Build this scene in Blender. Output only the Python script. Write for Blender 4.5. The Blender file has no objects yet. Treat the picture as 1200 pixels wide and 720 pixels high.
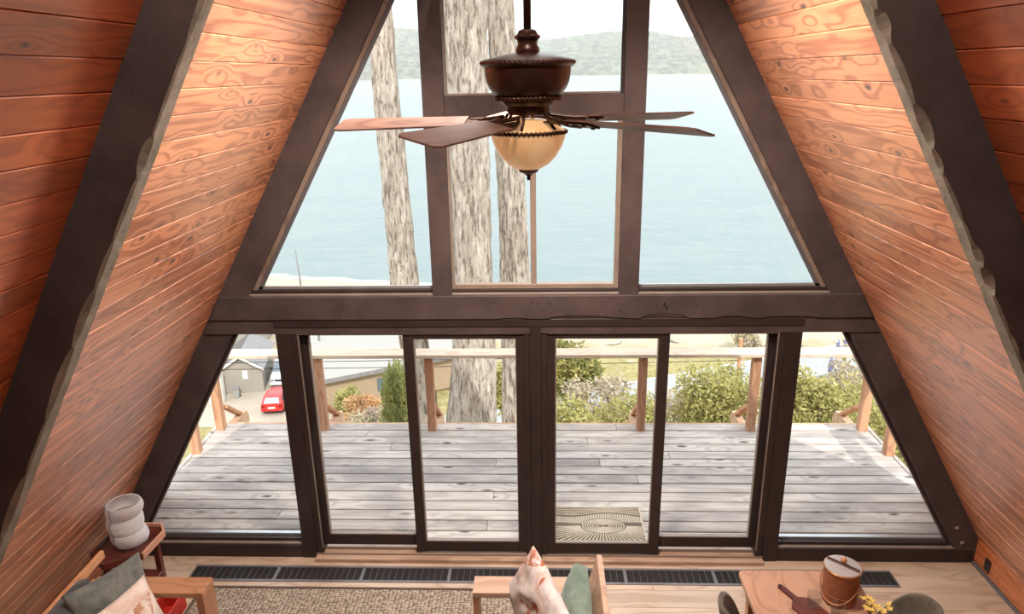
import bpy, bmesh, math, random
import numpy as np
from mathutils import Vector, Matrix, noise, Euler

random.seed(7); rng = np.random.default_rng(7)
S = bpy.context.scene
COL = S.collection

# ------------------------------------------------------------------ camera
CAM = Vector((0.0323, 0.0, 3.8193))
PITCH, YAW, ROLL = 0.3184, 0.0407, -0.0181
F_PX = 833.5
cd = bpy.data.cameras.new('camera'); cam = bpy.data.objects.new('camera', cd); COL.objects.link(cam)
cd.sensor_width = 36.0; cd.lens = F_PX / 1200 * 36; cd.clip_end = 20000; cd.clip_start = 0.05
fw = Vector((-math.sin(YAW)*math.cos(PITCH), math.cos(YAW)*math.cos(PITCH), -math.sin(PITCH)))
rt = Vector((math.cos(YAW), math.sin(YAW), 0)); up = rt.cross(fw)
rt2 = math.cos(ROLL)*rt + math.sin(ROLL)*up; up2 = -math.sin(ROLL)*rt + math.cos(ROLL)*up
m = Matrix((rt2, up2, -fw)).transposed().to_4x4(); m.translation = CAM
cam.matrix_world = m
S.camera = cam

# ------------------------------------------------------------------ light and exposure
S.view_settings.view_transform = 'Standard'; S.view_settings.look = 'None'
S.view_settings.gamma = 1.0; S.view_settings.use_curve_mapping = False
S.view_settings.exposure = 0.0
SKY = 2.9
W = bpy.data.worlds.new('sky'); S.world = W; W.use_nodes = True
wn = W.node_tree; wn.nodes.clear()
wo = wn.nodes.new('ShaderNodeOutputWorld'); wb = wn.nodes.new('ShaderNodeBackground')
wt = wn.nodes.new('ShaderNodeTexCoord'); ws = wn.nodes.new('ShaderNodeSeparateXYZ'); wr = wn.nodes.new('ShaderNodeValToRGB')
wn.links.new(wt.outputs['Generated'], ws.inputs[0])
wm = wn.nodes.new('ShaderNodeMapRange'); wm.inputs[1].default_value = -1; wm.inputs[2].default_value = 1
wn.links.new(ws.outputs['Z'], wm.inputs[0]); wn.links.new(wm.outputs[0], wr.inputs[0])
e = wr.color_ramp.elements
e[0].position = 0.47; e[0].color = (0.40, 0.40, 0.38, 1)
e[1].position = 0.5; e[1].color = (1.0, 0.97, 0.93, 1)
x_ = e.new(0.75); x_.color = (0.90, 0.95, 1.0, 1)
wn.links.new(wr.outputs[0], wb.inputs[0]); wb.inputs[1].default_value = SKY
wn.links.new(wb.outputs[0], wo.inputs[0])
sl = bpy.data.lights.new('sun', 'SUN'); so = bpy.data.objects.new('sun', sl); COL.objects.link(so)
sl.energy = 4.2; sl.angle = 0.02; sl.color = (1.0, 0.93, 0.82)
so.rotation_euler = Vector((0.20, -0.60, 0.62)).to_track_quat('Z', 'Y').to_euler()
so.location = (-30, -30, 60)

# ------------------------------------------------------------------ material helpers
def lin(r, g, b):
    f = lambda c: (c/255/12.92 if c/255 <= 0.04045 else ((c/255+0.055)/1.055)**2.4)
    return (f(r), f(g), f(b), 1)
class NT:
    def __init__(s, name):
        s.m = bpy.data.materials.new(name); s.m.use_nodes = True; s.t = s.m.node_tree
        s.b = s.t.nodes['Principled BSDF']; s.out = s.t.nodes['Material Output']
    def n(s, typ, **kw):
        o = s.t.nodes.new(typ)
        for k, v in kw.items(): setattr(o, k, v)
        return o
    def l(s, a, b): s.t.links.new(a, b)
    def val(s, sock, v):
        if hasattr(v, 'node'): s.l(v, sock)
        else: sock.default_value = v
    def math(s, op, a, b=None, c=None):
        o = s.n('ShaderNodeMath', operation=op); s.val(o.inputs[0], a)
        if b is not None: s.val(o.inputs[1], b)
        if c is not None: s.val(o.inputs[2], c)
        return o.outputs[0]
    def mix(s, f, a, b, mode='MIX'):
        o = s.n('ShaderNodeMix', data_type='RGBA', blend_type=mode)
        s.val(o.inputs[0], f); s.val(o.inputs[6], a); s.val(o.inputs[7], b); return o.outputs[2]
    def rng(s, v, a, b, c=0.0, d=1.0):
        o = s.n('ShaderNodeMapRange'); s.val(o.inputs[0], v)
        for i, k in enumerate((a, b, c, d)): o.inputs[i+1].default_value = k
        return o.outputs[0]
    def coord(s, scale=(1, 1, 1), rand=True, kind='Object'):
        tc = s.n('ShaderNodeTexCoord'); mp = s.n('ShaderNodeMapping'); mp.inputs['Scale'].default_value = scale
        v = tc.outputs[kind]
        if rand:
            oi = s.n('ShaderNodeObjectInfo'); cx = s.n('ShaderNodeCombineXYZ')
            s.l(s.math('MULTIPLY', oi.outputs['Random'], 37.0), cx.inputs[0])
            s.l(s.math('MULTIPLY', oi.outputs['Random'], 91.0), cx.inputs[1])
            s.l(s.math('MULTIPLY', oi.outputs['Random'], 53.0), cx.inputs[2])
            va = s.n('ShaderNodeVectorMath', operation='ADD'); s.l(v, va.inputs[0]); s.l(cx.outputs[0], va.inputs[1]); v = va.outputs[0]
        s.l(v, mp.inputs[0]); return mp.outputs[0]
    def noise(s, vec, scale=1, detail=3, rough=.5, dist=0):
        o = s.n('ShaderNodeTexNoise'); s.l(vec, o.inputs['Vector'])
        o.inputs['Scale'].default_value = scale; o.inputs['Detail'].default_value = detail
        o.inputs['Roughness'].default_value = rough; o.inputs['Distortion'].default_value = dist
        return o.outputs['Fac']
    def vor(s, vec, scale=1, feature='F1', out='Distance'):
        o = s.n('ShaderNodeTexVoronoi', feature=feature); s.l(vec, o.inputs['Vector']); o.inputs['Scale'].default_value = scale
        return o.outputs[out]
    def bump(s, h, strength=.3, dist=.01):
        o = s.n('ShaderNodeBump'); s.l(h, o.inputs['Height']); o.inputs['Strength'].default_value = strength
        o.inputs['Distance'].default_value = dist; s.l(o.outputs[0], s.b.inputs['Normal'])
    def rand(s): return s.n('ShaderNodeObjectInfo').outputs['Random']
def plain(name, c, rough=.5, metal=0, spec=.5, vary=.15, nscale=6, bump=0, bscale=60, c2=None, rand=False):
    n = NT(name); v = n.coord(rand=rand)
    f = n.noise(v, nscale, 4, .6)
    c2 = c2 or tuple(k*(1-vary*2) for k in c[:3]) + (1,)
    n.l(n.mix(n.rng(f, .3, .7), c2, c), n.b.inputs['Base Color'])
    n.b.inputs['Roughness'].default_value = rough; n.b.inputs['Metallic'].default_value = metal
    n.b.inputs['Specular IOR Level'].default_value = spec
    if bump: n.bump(n.noise(v, bscale, 5, .65), bump)
    return n.m
def wood(name, c1, c2, ck, axis=0, rough=.4, spec=.5, freq=38, knots=.11, vary=.25, grey=None, bump=.12, coat=0, gs=1.0, kscale=1.0, sharp=2.6, stretch=.75, kring=.42, hdet=1.5, rw=.72):
    n = NT(name); ax = lambda a, b: tuple((a if i == axis else b)*gs for i in range(3))
    v = n.coord(ax(stretch, 5.5)); h = n.noise(v, 1, hdet, .42, .5)
    vk = n.coord(ax(2.4*kscale, 6.0*kscale)); d = n.vor(vk, 1)
    h2 = n.math('ADD', h, n.rng(d, 0, .5, kring, 0))
    ring = n.math('MULTIPLY_ADD', n.math('SINE', n.math('MULTIPLY', h2, freq)), .5, .5)
    fine = n.noise(n.coord(ax(5, 190)), 1, 3, .6)
    fac = n.math('ADD', n.math('MULTIPLY', n.math('POWER', ring, sharp), rw), n.math('MULTIPLY', n.rng(fine, .35, .7), .34))
    c = n.mix(fac, c1, c2)
    c = n.mix(n.rng(d, knots*.45, knots, .9, 0), c, ck)
    if grey:
        c = n.mix(n.rng(n.noise(n.coord(ax(.9, 3)), 1, 4, .65), .4, .68), c, grey)
    r = n.rand()
    mulc = n.n('ShaderNodeCombineColor')
    k = n.rng(r, 0, 1, 1-vary, 1+vary*.45)
    for i in range(3): n.l(k, mulc.inputs[i])
    c = n.mix(1.0, c, mulc.outputs[0], 'MULTIPLY')
    n.l(c, n.b.inputs['Base Color'])
    n.b.inputs['Roughness'].default_value = rough; n.b.inputs['Specular IOR Level'].default_value = spec
    if coat: n.b.inputs['Coat Weight'].default_value = coat; n.b.inputs['Coat Roughness'].default_value = .34; n.b.inputs['Coat IOR'].default_value = 1.65
    n.bump(n.math('ADD', fac, n.math('MULTIPLY', fine, .5)), bump, .003)
    return n.m

M = {}
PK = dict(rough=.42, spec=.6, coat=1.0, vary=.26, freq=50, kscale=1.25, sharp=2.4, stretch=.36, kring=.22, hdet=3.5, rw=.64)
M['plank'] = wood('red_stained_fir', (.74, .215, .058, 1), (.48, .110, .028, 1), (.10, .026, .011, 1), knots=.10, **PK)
M['plank_lit'] = wood('window_lit_fir', (.82, .345, .165, 1), (.35, .090, .033, 1), (.080, .024, .012, 1), knots=.14, **PK)  # far-bay copy of the fir with window sheen put into a paler colour
M['floor_wood'] = wood('pale_floor', lin(198, 176, 156), lin(172, 146, 124), lin(150, 118, 96), rough=.35, freq=22, knots=.03, vary=.12, bump=.05)
M['deck'] = wood('weathered_deck', lin(200, 191, 185), lin(168, 158, 152), lin(72, 62, 58), rough=.8, spec=.2, freq=24, knots=.17, vary=.14, grey=lin(146, 139, 137), bump=.25)
M['rail'] = wood('new_timber', lin(206, 176, 150), lin(178, 140, 114), lin(120, 84, 64), rough=.75, spec=.2, freq=26, knots=.06, vary=.2)
M['railpost'] = wood('new_timber_upright', lin(196, 152, 122), lin(164, 118, 92), lin(110, 66, 44), axis=2, rough=.75, spec=.2, freq=26, knots=.06, vary=.2)
M['railcap'] = wood('sunlit_cap', lin(204, 186, 168), lin(184, 162, 142), lin(150, 112, 90), rough=.75, spec=.2, freq=26, knots=.05, vary=.1)  # cap lightened so its colour holds the sun's overexposure
M['beam'] = plain('dark_brown_paint', (.094, .068, .067, 1), .62, spec=.25, vary=.22, nscale=3.5, bump=.35, bscale=38, rand=True)
M['beamraw'] = plain('worn_beam_edge', lin(158, 151, 138), .75, spec=.2, vary=.25, nscale=9, bump=.5, bscale=30)
M['frame'] = plain('bronze_frame', (.040, .026, .024, 1), .5, spec=.35, vary=.15, nscale=5, bump=.08, bscale=90, rand=True)
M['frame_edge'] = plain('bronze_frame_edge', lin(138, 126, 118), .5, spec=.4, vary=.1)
M['tan'] = plain('tan_aluminium', lin(144, 128, 116), .45, spec=.4, vary=.1)
M['stop'] = wood('raw_glazing_stop', lin(138, 118, 104), lin(108, 90, 80), lin(80, 50, 36), axis=2, rough=.6, freq=20, knots=.03)
M['silver'] = plain('silver_track', lin(186, 190, 196), .35, metal=.6, vary=.06)
M['threshold'] = wood('threshold_oak', lin(180, 154, 134), lin(150, 122, 104), lin(110, 70, 50), rough=.5, freq=18, knots=.02)
M['black'] = plain('dark_void', (.012, .010, .010, 1), .9, vary=.1)
M['ventmetal'] = plain('vent_metal', lin(120, 116, 120), .45, metal=.5, vary=.08)
M['slat'] = plain('vent_slat', lin(78, 68, 66), .5, metal=.3, vary=.08)
M['knee'] = wood('knee_wall_fir', (.58, .19, .07, 1), (.36, .10, .035, 1), (.09, .03, .014, 1), axis=1, rough=.38, coat=.2, knots=.06)
M['grey_strip'] = plain('grey_skirting', lin(98, 96, 100), .6, vary=.1)
M['wall'] = plain('plain_panel', lin(150, 96, 66), .6, vary=.1)
M['roof'] = plain('roof_outer', lin(70, 66, 64), .9, vary=.2)

def glass(name, ior=.018, tint=(.97, .985, .98, 1)):
    n = NT(name); n.t.nodes.remove(n.b)
    tr = n.n('ShaderNodeBsdfTransparent'); tr.inputs[0].default_value = tint
    gl = n.n('ShaderNodeBsdfGlossy'); gl.inputs['Roughness'].default_value = .01; gl.inputs[0].default_value = (1, 1, 1, 1)
    lw = n.n('ShaderNodeLayerWeight'); lw.inputs[0].default_value = .5
    fac = n.math('MULTIPLY_ADD', n.math('POWER', lw.outputs['Facing'], 5.0), .7, ior)
    mx = n.n('ShaderNodeMixShader'); n.l(fac, mx.inputs[0]); n.l(tr.outputs[0], mx.inputs[1]); n.l(gl.outputs[0], mx.inputs[2])
    n.l(mx.outputs[0], n.out.inputs[0]); return n.m
M['glass'] = glass('window_glass')
M['tumbler'] = glass('tumbler_glass', .13, (.90, .93, .93, 1))

# ------------------------------------------------------------------ mesh helpers
def mesh(name, verts, faces, mt, parent=None, smooth=False, loc=None):
    me = bpy.data.meshes.new(name); me.from_pydata([tuple(v) for v in verts], [], faces); me.update()
    me.materials.append(mt)
    if smooth: me.polygons.foreach_set('use_smooth', [True]*len(me.polygons))
    return ob(name, me, parent, loc)
def ob(name, me, parent=None, loc=None):
    o = bpy.data.objects.new(name, me); COL.objects.link(o)
    if parent: o.parent = parent
    if loc is not None: o.location = loc
    return o
def tag(o, label, cat, group=None):
    o['label'] = label; o['category'] = cat
    if group: o['group'] = group
    return o
def struct(o): o['kind'] = 'structure'; return o
def thing(name, label, cat, loc=(0, 0, 0), rz=0, group=None):
    o = bpy.data.objects.new(name, None); COL.objects.link(o); o.location = loc; o.rotation_euler = (0, 0, rz)
    o.empty_display_size = .1
    return tag(o, label, cat, group)
def sempty(name):
    o = bpy.data.objects.new(name, None); COL.objects.link(o); o.empty_display_size = .1; return struct(o)
class B:
    """collects shapes of one part"""
    def __init__(s): s.v = []; s.f = []
    def add(s, vs, fs, M4=None):
        k = len(s.v)
        s.v += [tuple(M4 @ Vector(v)) if M4 is not None else tuple(v) for v in vs]
        s.f += [tuple(i+k for i in f) for f in fs]; return s
    def box(s, x0, x1, y0, y1, z0, z1, bev=0, M4=None):
        if bev <= 0:
            vs = [(x, y, z) for z in (z0, z1) for y in (y0, y1) for x in (x0, x1)]
            return s.add(vs, [(0, 2, 3, 1), (4, 5, 7, 6), (0, 1, 5, 4), (2, 6, 7, 3), (0, 4, 6, 2), (1, 3, 7, 5)], M4)
        bm = bmesh.new(); bmesh.ops.create_cube(bm, size=1)
        for v in bm.verts: v.co = Vector(((x0+x1)/2+v.co.x*(x1-x0), (y0+y1)/2+v.co.y*(y1-y0), (z0+z1)/2+v.co.z*(z1-z0)))
        bmesh.ops.bevel(bm, geom=bm.edges[:]+bm.verts[:], offset=bev, segments=2 if bev > .004 else 1, affect='EDGES', profile=.6)
        bm.verts.index_update()
        s.add([v.co[:] for v in bm.verts], [[v.index for v in f.verts] for f in bm.faces], M4); bm.free(); return s
    def prism(s, poly, y0, y1, M4=None):   # poly of (x, z), extruded along y
        n = len(poly)
        a = sum(poly[i][0]*poly[(i+1) % n][1]-poly[(i+1) % n][0]*poly[i][1] for i in range(n))
        if a < 0: poly = poly[::-1]
        vs = [(x, y0, z) for x, z in poly]+[(x, y1, z) for x, z in poly]
        fs = [tuple(range(n)), tuple(range(2*n-1, n-1, -1))]+[(i, i+n, (i+1) % n+n, (i+1) % n) for i in range(n)]
        return s.add(vs, fs, M4)
    def lathe(s, prof, n=32, M4=None, mod=None):   # prof of (r, z)
        vs = []; fs = []
        for j, (r, z) in enumerate(prof):
            for i in range(n):
                a = 2*math.pi*i/n; rr = r*(mod(a, j) if mod else 1); vs.append((rr*math.cos(a), rr*math.sin(a), z))
        for j in range(len(prof)-1):
            for i in range(n): fs.append((j*n+i, j*n+(i+1) % n, (j+1)*n+(i+1) % n, (j+1)*n+i))
        fs.append(tuple(range(n-1, -1, -1))); fs.append(tuple(range((len(prof)-1)*n, len(prof)*n)))
        return s.add(vs, fs, M4)
    def tube(s, pts, r, n=8, M4=None):
        pts = [Vector(p) for p in pts]; rs = r if isinstance(r, (list, tuple)) else [r]*len(pts)
        vs = []; fs = []; ref = None
        for i, p in enumerate(pts):
            t = (pts[min(i+1, len(pts)-1)]-pts[max(i-1, 0)]).normalized()
            if ref is None: ref = Vector((0, 0, 1)) if abs(t.z) < .9 else Vector((1, 0, 0))
            a = (ref - t*ref.dot(t)).normalized(); ref = a; b = t.cross(a)
            for k in range(n):
                w = 2*math.pi*k/n; vs.append(p+(a*math.cos(w)+b*math.sin(w))*rs[i])
        for i in range(len(pts)-1):
            for k in range(n): fs.append((i*n+k, i*n+(k+1) % n, (i+1)*n+(k+1) % n, (i+1)*n+k))
        fs.append(tuple(range(n-1, -1, -1))); fs.append(tuple(range((len(pts)-1)*n, len(pts)*n)))
        return s.add(vs, fs, M4)
    def build(s, name, mt, parent=None, smooth=False, loc=None):
        o = mesh(name, s.v, s.f, mt, parent, smooth, loc)
        if smooth == 'auto':
            o.data.polygons.foreach_set('use_smooth', [True]*len(o.data.polygons))
            o.data.set_sharp_from_angle(angle=math.radians(40))
        return o
def T(x=0, y=0, z=0, rx=0, ry=0, rz=0):
    return Matrix.Translation((x, y, z)) @ Euler((rx, ry, rz)).to_matrix().to_4x4()

# ------------------------------------------------------------------ the A-frame
A = math.atan(1.7444); CA, SA = math.cos(A), math.sin(A); APEX = 6.363; SL = 1.7444
FY = 4.93                      # front face of the end frame
def slope_pt(side, sl, n, y):  # a point on a roof slope: sl metres below the ridge, n metres into the room
    return Vector((side*(CA*sl - SA*n), y, APEX - SA*sl - CA*n))
BASE_SL = (APEX-.17)/SA
def plank_mesh(L, w, mt, t=.02, c=.0035):
    sec = [(-w/2, -t), (w/2, -t), (w/2, -c), (w/2-c, 0), (-w/2+c, 0), (-w/2, -c)]
    vs = [(x, y, z) for x in (-L/2, L/2) for y, z in sec]; n = 6
    fs = [tuple(range(n-1, -1, -1)), tuple(range(n, 2*n))]+[(i, (i+1) % n, (i+1) % n+n, i+n) for i in range(n)]
    me = bpy.data.meshes.new('plank'); me.from_pydata(vs, [], fs); me.update(); me.materials.append(mt); return me
PITCHP = .1275
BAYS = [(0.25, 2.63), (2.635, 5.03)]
pm = [plank_mesh(b-a, PITCHP-.0025, M[k]) for (a, b), k in zip(BAYS, ('plank', 'plank_lit'))]
for side, nm, ph in ((-1, 'wall_left', 2.853), (1, 'wall_right', 2.88)):
    b = B()
    o_, i_ = -.12, -.021
    for y0, y1 in ((-2.3, 5.95),):
        c = [slope_pt(side, s_, n_, y) for y in (y0, y1) for s_, n_ in ((-.1, o_), (BASE_SL+.35, o_), (BASE_SL+.35, i_), (0, i_))]
        fs = [(0, 1, 2, 3), (7, 6, 5, 4), (0, 4, 5, 1), (1, 5, 6, 2), (2, 6, 7, 3), (3, 7, 4, 0)]
        b.add(c, fs if side > 0 else [f[::-1] for f in fs])
    wall = struct(b.build(nm, M['wall']))
    s0 = ph - PITCHP*math.floor(ph/PITCHP)
    k = 0
    while s0 + PITCHP*(k+1) < BASE_SL+.02:
        sc_ = s0 + PITCHP*(k+.5)
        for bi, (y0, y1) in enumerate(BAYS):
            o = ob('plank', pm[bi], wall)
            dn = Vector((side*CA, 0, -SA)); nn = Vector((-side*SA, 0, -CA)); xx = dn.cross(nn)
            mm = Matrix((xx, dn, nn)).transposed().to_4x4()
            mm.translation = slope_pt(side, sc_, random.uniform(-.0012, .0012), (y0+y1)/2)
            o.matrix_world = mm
        k += 1

def scallop(L, ds, lo, hi, lmin, lmax, seed):
    r = random.Random(seed); out = []; s = 0; seg = []
    while s < L:
        l = r.uniform(lmin, lmax); seg.append((s, s+l, r.uniform(lo, hi), r.uniform(.35, .65))); s += l
    i = 0
    n = int(L/ds)+1
    for j in range(n):
        x = j*ds
        while i < len(seg)-1 and x > seg[i][1]: i += 1
        a, b_, amp, _ = seg[i]; t = (x-a)/(b_-a)
        out.append(amp*max(0, 1-(2*t-1)**2)**.6 + .003 + .002*noise.noise(Vector((x*9, seed, 0))))
    return out
def rafter(side, y0, y1, d, seed, amp, label, lmin=.1, lmax=.4, s_start=.0, s_end=BASE_SL+.17, raw=False):
    ds = .025; L = s_end - s_start
    c1 = scallop(L, ds, amp*.15, amp, lmin, lmax, seed); c2 = scallop(L, ds, amp*.1, amp*.9, lmin, lmax, seed)
    c3 = scallop(L, ds, .002, amp*.35, lmin, lmax, seed+5)
    vs = []; fs = []; n = len(c1); K = 6
    for j in range(n):
        s = s_start + j*ds
        w = .004*noise.noise(Vector((s*1.7, seed*3.1, 0)))
        sec = [(y0, -.015), (y0, d-c1[j]+w), (y0+min(c2[j], (y1-y0)*.6), d+w), (y1-c3[j], d+w), (y1, d-c3[j]+w), (y1, -.015)]
        vs += [slope_pt(side, s, nn, y) for y, nn in sec]
    for j in range(n-1):
        for i in range(K):
            f = (j*K+i, j*K+(i+1) % K, (j+1)*K+(i+1) % K, (j+1)*K+i); fs.append(f if side < 0 else f[::-1])
    a = tuple(range(K)); b_ = tuple(range((n-1)*K, n*K)); fs += [a[::-1] if side < 0 else a, b_ if side < 0 else b_[::-1]]
    o = mesh('rafter', vs, fs, M['beam'])
    if raw:
        o.data.materials.append(M['beamraw'])
        o.data.polygons.foreach_set('material_index', [1 if k < (n-1)*K and k % K in (1, 2, 3) else 0 for k in range(len(o.data.polygons))])
    bm = bmesh.new(); bm.from_mesh(o.data); bmesh.ops.recalc_face_normals(bm, faces=bm.faces); bm.to_mesh(o.data); bm.free()
    return tag(o, label, 'beam')
R_NL = rafter(-1, 2.5876, 2.675, .182, 3, .022, 'dark brown rafter with a slightly chipped edge above the grey cushioned sofa', raw=True)
R_NR = rafter(1, 2.5876, 2.675, .182, 11, .030, 'dark brown rafter with a deeply scalloped edge on the dining table side', .08, .24, raw=True)
R_EL = rafter(-1, FY, 5.03, .20, 21, .008, 'dark brown end rafter behind the white paper lantern')
R_ER = rafter(1, FY, 5.03, .20, 31, .012, 'dark brown end rafter with two bolts near its foot')
ridge = tag(B().box(-.045, .045, -2.3, 5.05, 5.98, 6.22, .006).build('ridge_beam', M['beam']), 'dark brown ridge beam along the peak of the roof', 'beam')
def bolt(par, side, x, z):
    B().lathe([(.019, 0), (.019, .004), (.012, .005), (.011, .010), (.004, .012)], 12, T(x, FY, z, math.pi/2)).build('bolt', M['frame_edge'], par, True)
bolt(R_ER, 1, 3.335, .325); bolt(R_ER, 1, 3.40, .185)
for x, z in ((-2.62, 2.02), (-2.47, 2.47), (-2.71, 1.78)):
    B().lathe([(.006, 0), (.004, .003)], 8, T(x, FY, z, math.pi/2)).build('screw', M['silver'], R_EL, True)

# header beam, chipped along its lower front edge
def header():
    z0, z1, y0, y1 = 1.992, 2.284, 4.905, 5.03; vs = []; fs = []
    n = 240; xs0 = (APEX-z0)/SL-.02; xs1 = (APEX-z1)/SL-.02
    ch = scallop(1, 1/n, 0, .0, .1, .2, 3); r = random.Random(5)
    chips = [(.58, .10, .03), (.64, .06, .012), (.72, .07, .045), (.83, .05, .02), (.9, .08, .018), (.5, .05, .01)]
    for j in range(n+1):
        t = j/n; c = .003
        for a, w, h in chips:
            u = (t-a+.06)/w
            if 0 < u < 1: c = max(c, h*max(0, 1-(2*u-1)**2)**.5)
        lo = -xs0+2*xs0*t; hi = -xs1+2*xs1*t
        zc = z0 + .115   # the chipped edge sits above the plain lower strip
        sec = [(z0, y0+.014), (zc, y0+.014), (zc, y0+min(c, .012)), (zc+c, y0), (z1-.004, y0), (z1, y0+.006), (z1, y1), (z0, y1)]
        for z, y in sec:
            f = (z-z0)/(z1-z0); vs.append((lo+(hi-lo)*f, y, z))
    K = 8
    for j in range(n):
        for i in range(K): fs.append((j*K+i, (j+1)*K+i, (j+1)*K+(i+1) % K, j*K+(i+1) % K))
    fs += [tuple(range(K)), tuple(range((n+1)*K-1, n*K-1, -1))]
    o = mesh('header_beam', vs, fs, M['beam'])
    bm = bmesh.new(); bm.from_mesh(o.data); bmesh.ops.recalc_face_normals(bm, faces=bm.faces); bm.to_mesh(o.data); bm.free()
    return tag(o, 'dark brown horizontal beam above the glass sliding doors', 'beam')
HB = header()
# dark gouges in the beam face
for x, z, sx, sz in ((.935, 2.212, .014, .024), (.955, 2.188, .012, .022), (.62, 2.165, .009, .009), (1.16, 2.20, .008, .008), (-.02, 2.235, .012, .006), (.02, 2.225, .006, .012), (.10, 2.235, .012, .006), (.115, 2.222, .006, .012)):
    B().lathe([(1, 0), (.6, .0015), (.1, .002)], 9, T(x, 4.9055, z, math.pi/2, 0, .3) @ Matrix.Diagonal((sx, sz, 1, 1))).build('gouge', M['black'], HB)

# unseen spotlights added under the ridge to fill light onto slopes and beams
M['lampglow'] = NT('fill_lamp_glow').m
_b = M['lampglow'].node_tree.nodes['Principled BSDF']; _b.inputs['Emission Color'].default_value = (1, .8, .55, 1); _b.inputs['Emission Strength'].default_value = 4
def fill_spot(y, target, power, cone, label, x=0, z=5.80):
    o = Vector((x, y, z)); d = (Vector(target)-o).normalized()
    t = thing('fill_spotlight', label, 'lamp', o, 0, 'added fill spotlights under the ridge beam')
    Rm = d.to_track_quat('Z', 'Y').to_matrix().to_4x4()
    B().tube([(0, 0, 5.98-z), (0, 0, .0)], .012, 10).build('stem', M['frame'], t, True)
    B().lathe([(.02, -.05), (.045, -.04), (.055, .06), (.05, .06), (.042, -.03), (.01, -.035)], 24, Rm).build('shade', M['frame'], t, 'auto')
    B().lathe([(.038, .0), (.038, .008), (.02, .015)], 20, Rm).build('bulb', M['lampglow'], t, True)
    L = bpy.data.lights.new('spot', 'SPOT'); lo = bpy.data.objects.new('spot', L); COL.objects.link(lo)
    L.energy = power; L.color = (1.0, .87, .75); L.spot_size = math.radians(cone); L.spot_blend = 1.0; L.shadow_soft_size = .12
    lo.parent = t; lo.matrix_basis = T(*(d*.075)) @ (-d).to_track_quat('Z', 'Y').to_matrix().to_4x4()
fill_spot(3.35, (-2.1, 4.0, .4), 540, 122, 'added pendant spotlight past the fan aimed at the slope above the sofa', -.12, 4.75)
fill_spot(3.35, (2.1, 4.0, .4), 540, 122, 'added pendant spotlight past the fan aimed at the slope above the dining table', .12, 4.75)
fill_spot(.6, (0, 4.6, 1.6), 260, 140, 'added wide fill spotlight under the ridge aimed at the sliding doors')

# ------------------------------------------------------------------ front wall: mullions, panes, doors
tn = [0]
def trim(b, mt=None, smooth=False):
    tn[0] += 1
    return struct(b.build('trim_%d' % tn[0], mt or M['frame']))
for s in (-1, 1):
    x0, x1 = sorted((s*.602, s*.745)); top = lambda x: 5.98-SL*abs(x)
    trim(B().prism([(x0, 2.28), (x1, 2.28), (x1, top(x1)), (x0, top(x0))], 4.925, 5.03), M['beam'])
trim(B().box(-.602, .602, 4.93, 5.03, 3.535, 3.678, .004), M['beam'])                    # cross bar
for s in (-1, 1):
    x0, x1 = sorted((s*1.83, s*1.945)); trim(B().box(x0, x1, 4.92, 5.04, 0, 1.995, .005))   # door jamb posts
trim(B().box(-.042, .042, 4.915, 5.04, 0, 2.07, .006))                                     # post between the doors
trim(B().box(-1.945, 1.945, 4.912, 4.935, 2.045, 2.105, .003))                             # head trim
for s in (-1, 1):                                                                          # base boards under the side panes
    x0, x1 = sorted((s*1.945, s*3.5)); trim(B().box(x0, x1, 4.925, 5.04, 0, .120, .004))
    trim(B().box(x0 if s > 0 else x0+.12, x1-.12 if s > 0 else x1, 4.935, 4.99, .120, .132, .002), M['frame_edge'])
wcount = [0]
def win(): wcount[0] += 1; return sempty('window_%d' % wcount[0])
def slopebar(w, side, k0, k1, z0, z1, y0, y1, mt, name='glazing_stop'):
    p = [((k0-z0)/SL*side, z0), ((k0-z1)/SL*side, z1), ((k1-z1)/SL*side, z1), ((k1-z0)/SL*side, z0)]
    return B().prism(p, y0, y1).build(name, mt, w)
KU, KL, KI = 5.849, 5.903, 5.955
for s in (-1, 1):          # upper triangles
    w = win(); zb = 2.335
    p = [(s*.745, zb), (s*(KI-zb)/SL, zb), (s*.745, KI-SL*.745)]
    B().prism(p, 5.0, 5.006).build('glass_pane', M['glass'], w)
    slopebar(w, s, KI+.01, KI-.055, zb-.04, 4.70, 4.965, 4.998, M['stop'])
    slopebar(w, s, KI-.055, KU, zb-.04, 4.62, 4.985, 4.999, M['grey_strip'] , 'seal')
    x0, x1 = sorted((s*.745, s*(KI-2.284)/SL)); B().box(x0, x1, 4.925, 4.955, 2.284, 2.298, .002).build('sill_edge', M['frame_edge'], w)
    x0, x1 = sorted((s*.745, s*(KI-2.3)/SL)); B().box(x0, x1, 4.955, 4.998, 2.284, 2.322, .003).build('sill_stop', M['frame'], w)
    x0, x1 = sorted((s*.745, s*(KI-2.34)/SL)); B().box(x0, x1, 4.985, 4.9995, 2.322, 2.345, .002).build('sill_track', M['silver'], w)
w = win()                  # tall centre pane
B().prism([(-.602, 3.678), (.602, 3.678), (.602, KI-SL*.602), (0, KI), (-.602, KI-SL*.602)], 5.0, 5.006).build('glass_pane', M['glass'], w)
for s in (-1, 1):
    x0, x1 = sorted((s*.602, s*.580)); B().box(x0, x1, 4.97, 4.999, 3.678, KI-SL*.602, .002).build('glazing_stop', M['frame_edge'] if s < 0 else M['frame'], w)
B().box(-.58, .58, 4.965, 4.999, 3.678, 3.692, .002).build('glazing_stop', M['frame_edge'], w)
w = win()                  # sliding window under the cross bar
zb, zt = 2.318, 3.535
for x0, x1, z0, z1 in ((-.622, -.585, zb, zt), (.572, .608, zb, zt), (-.585, .572, zb, zb+.036), (-.585, .572, zt-.03, zt)):
    B().box(x0, x1, 4.975, 5.03, z0, z1, .003).build('frame', M['tan'], w)
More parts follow.
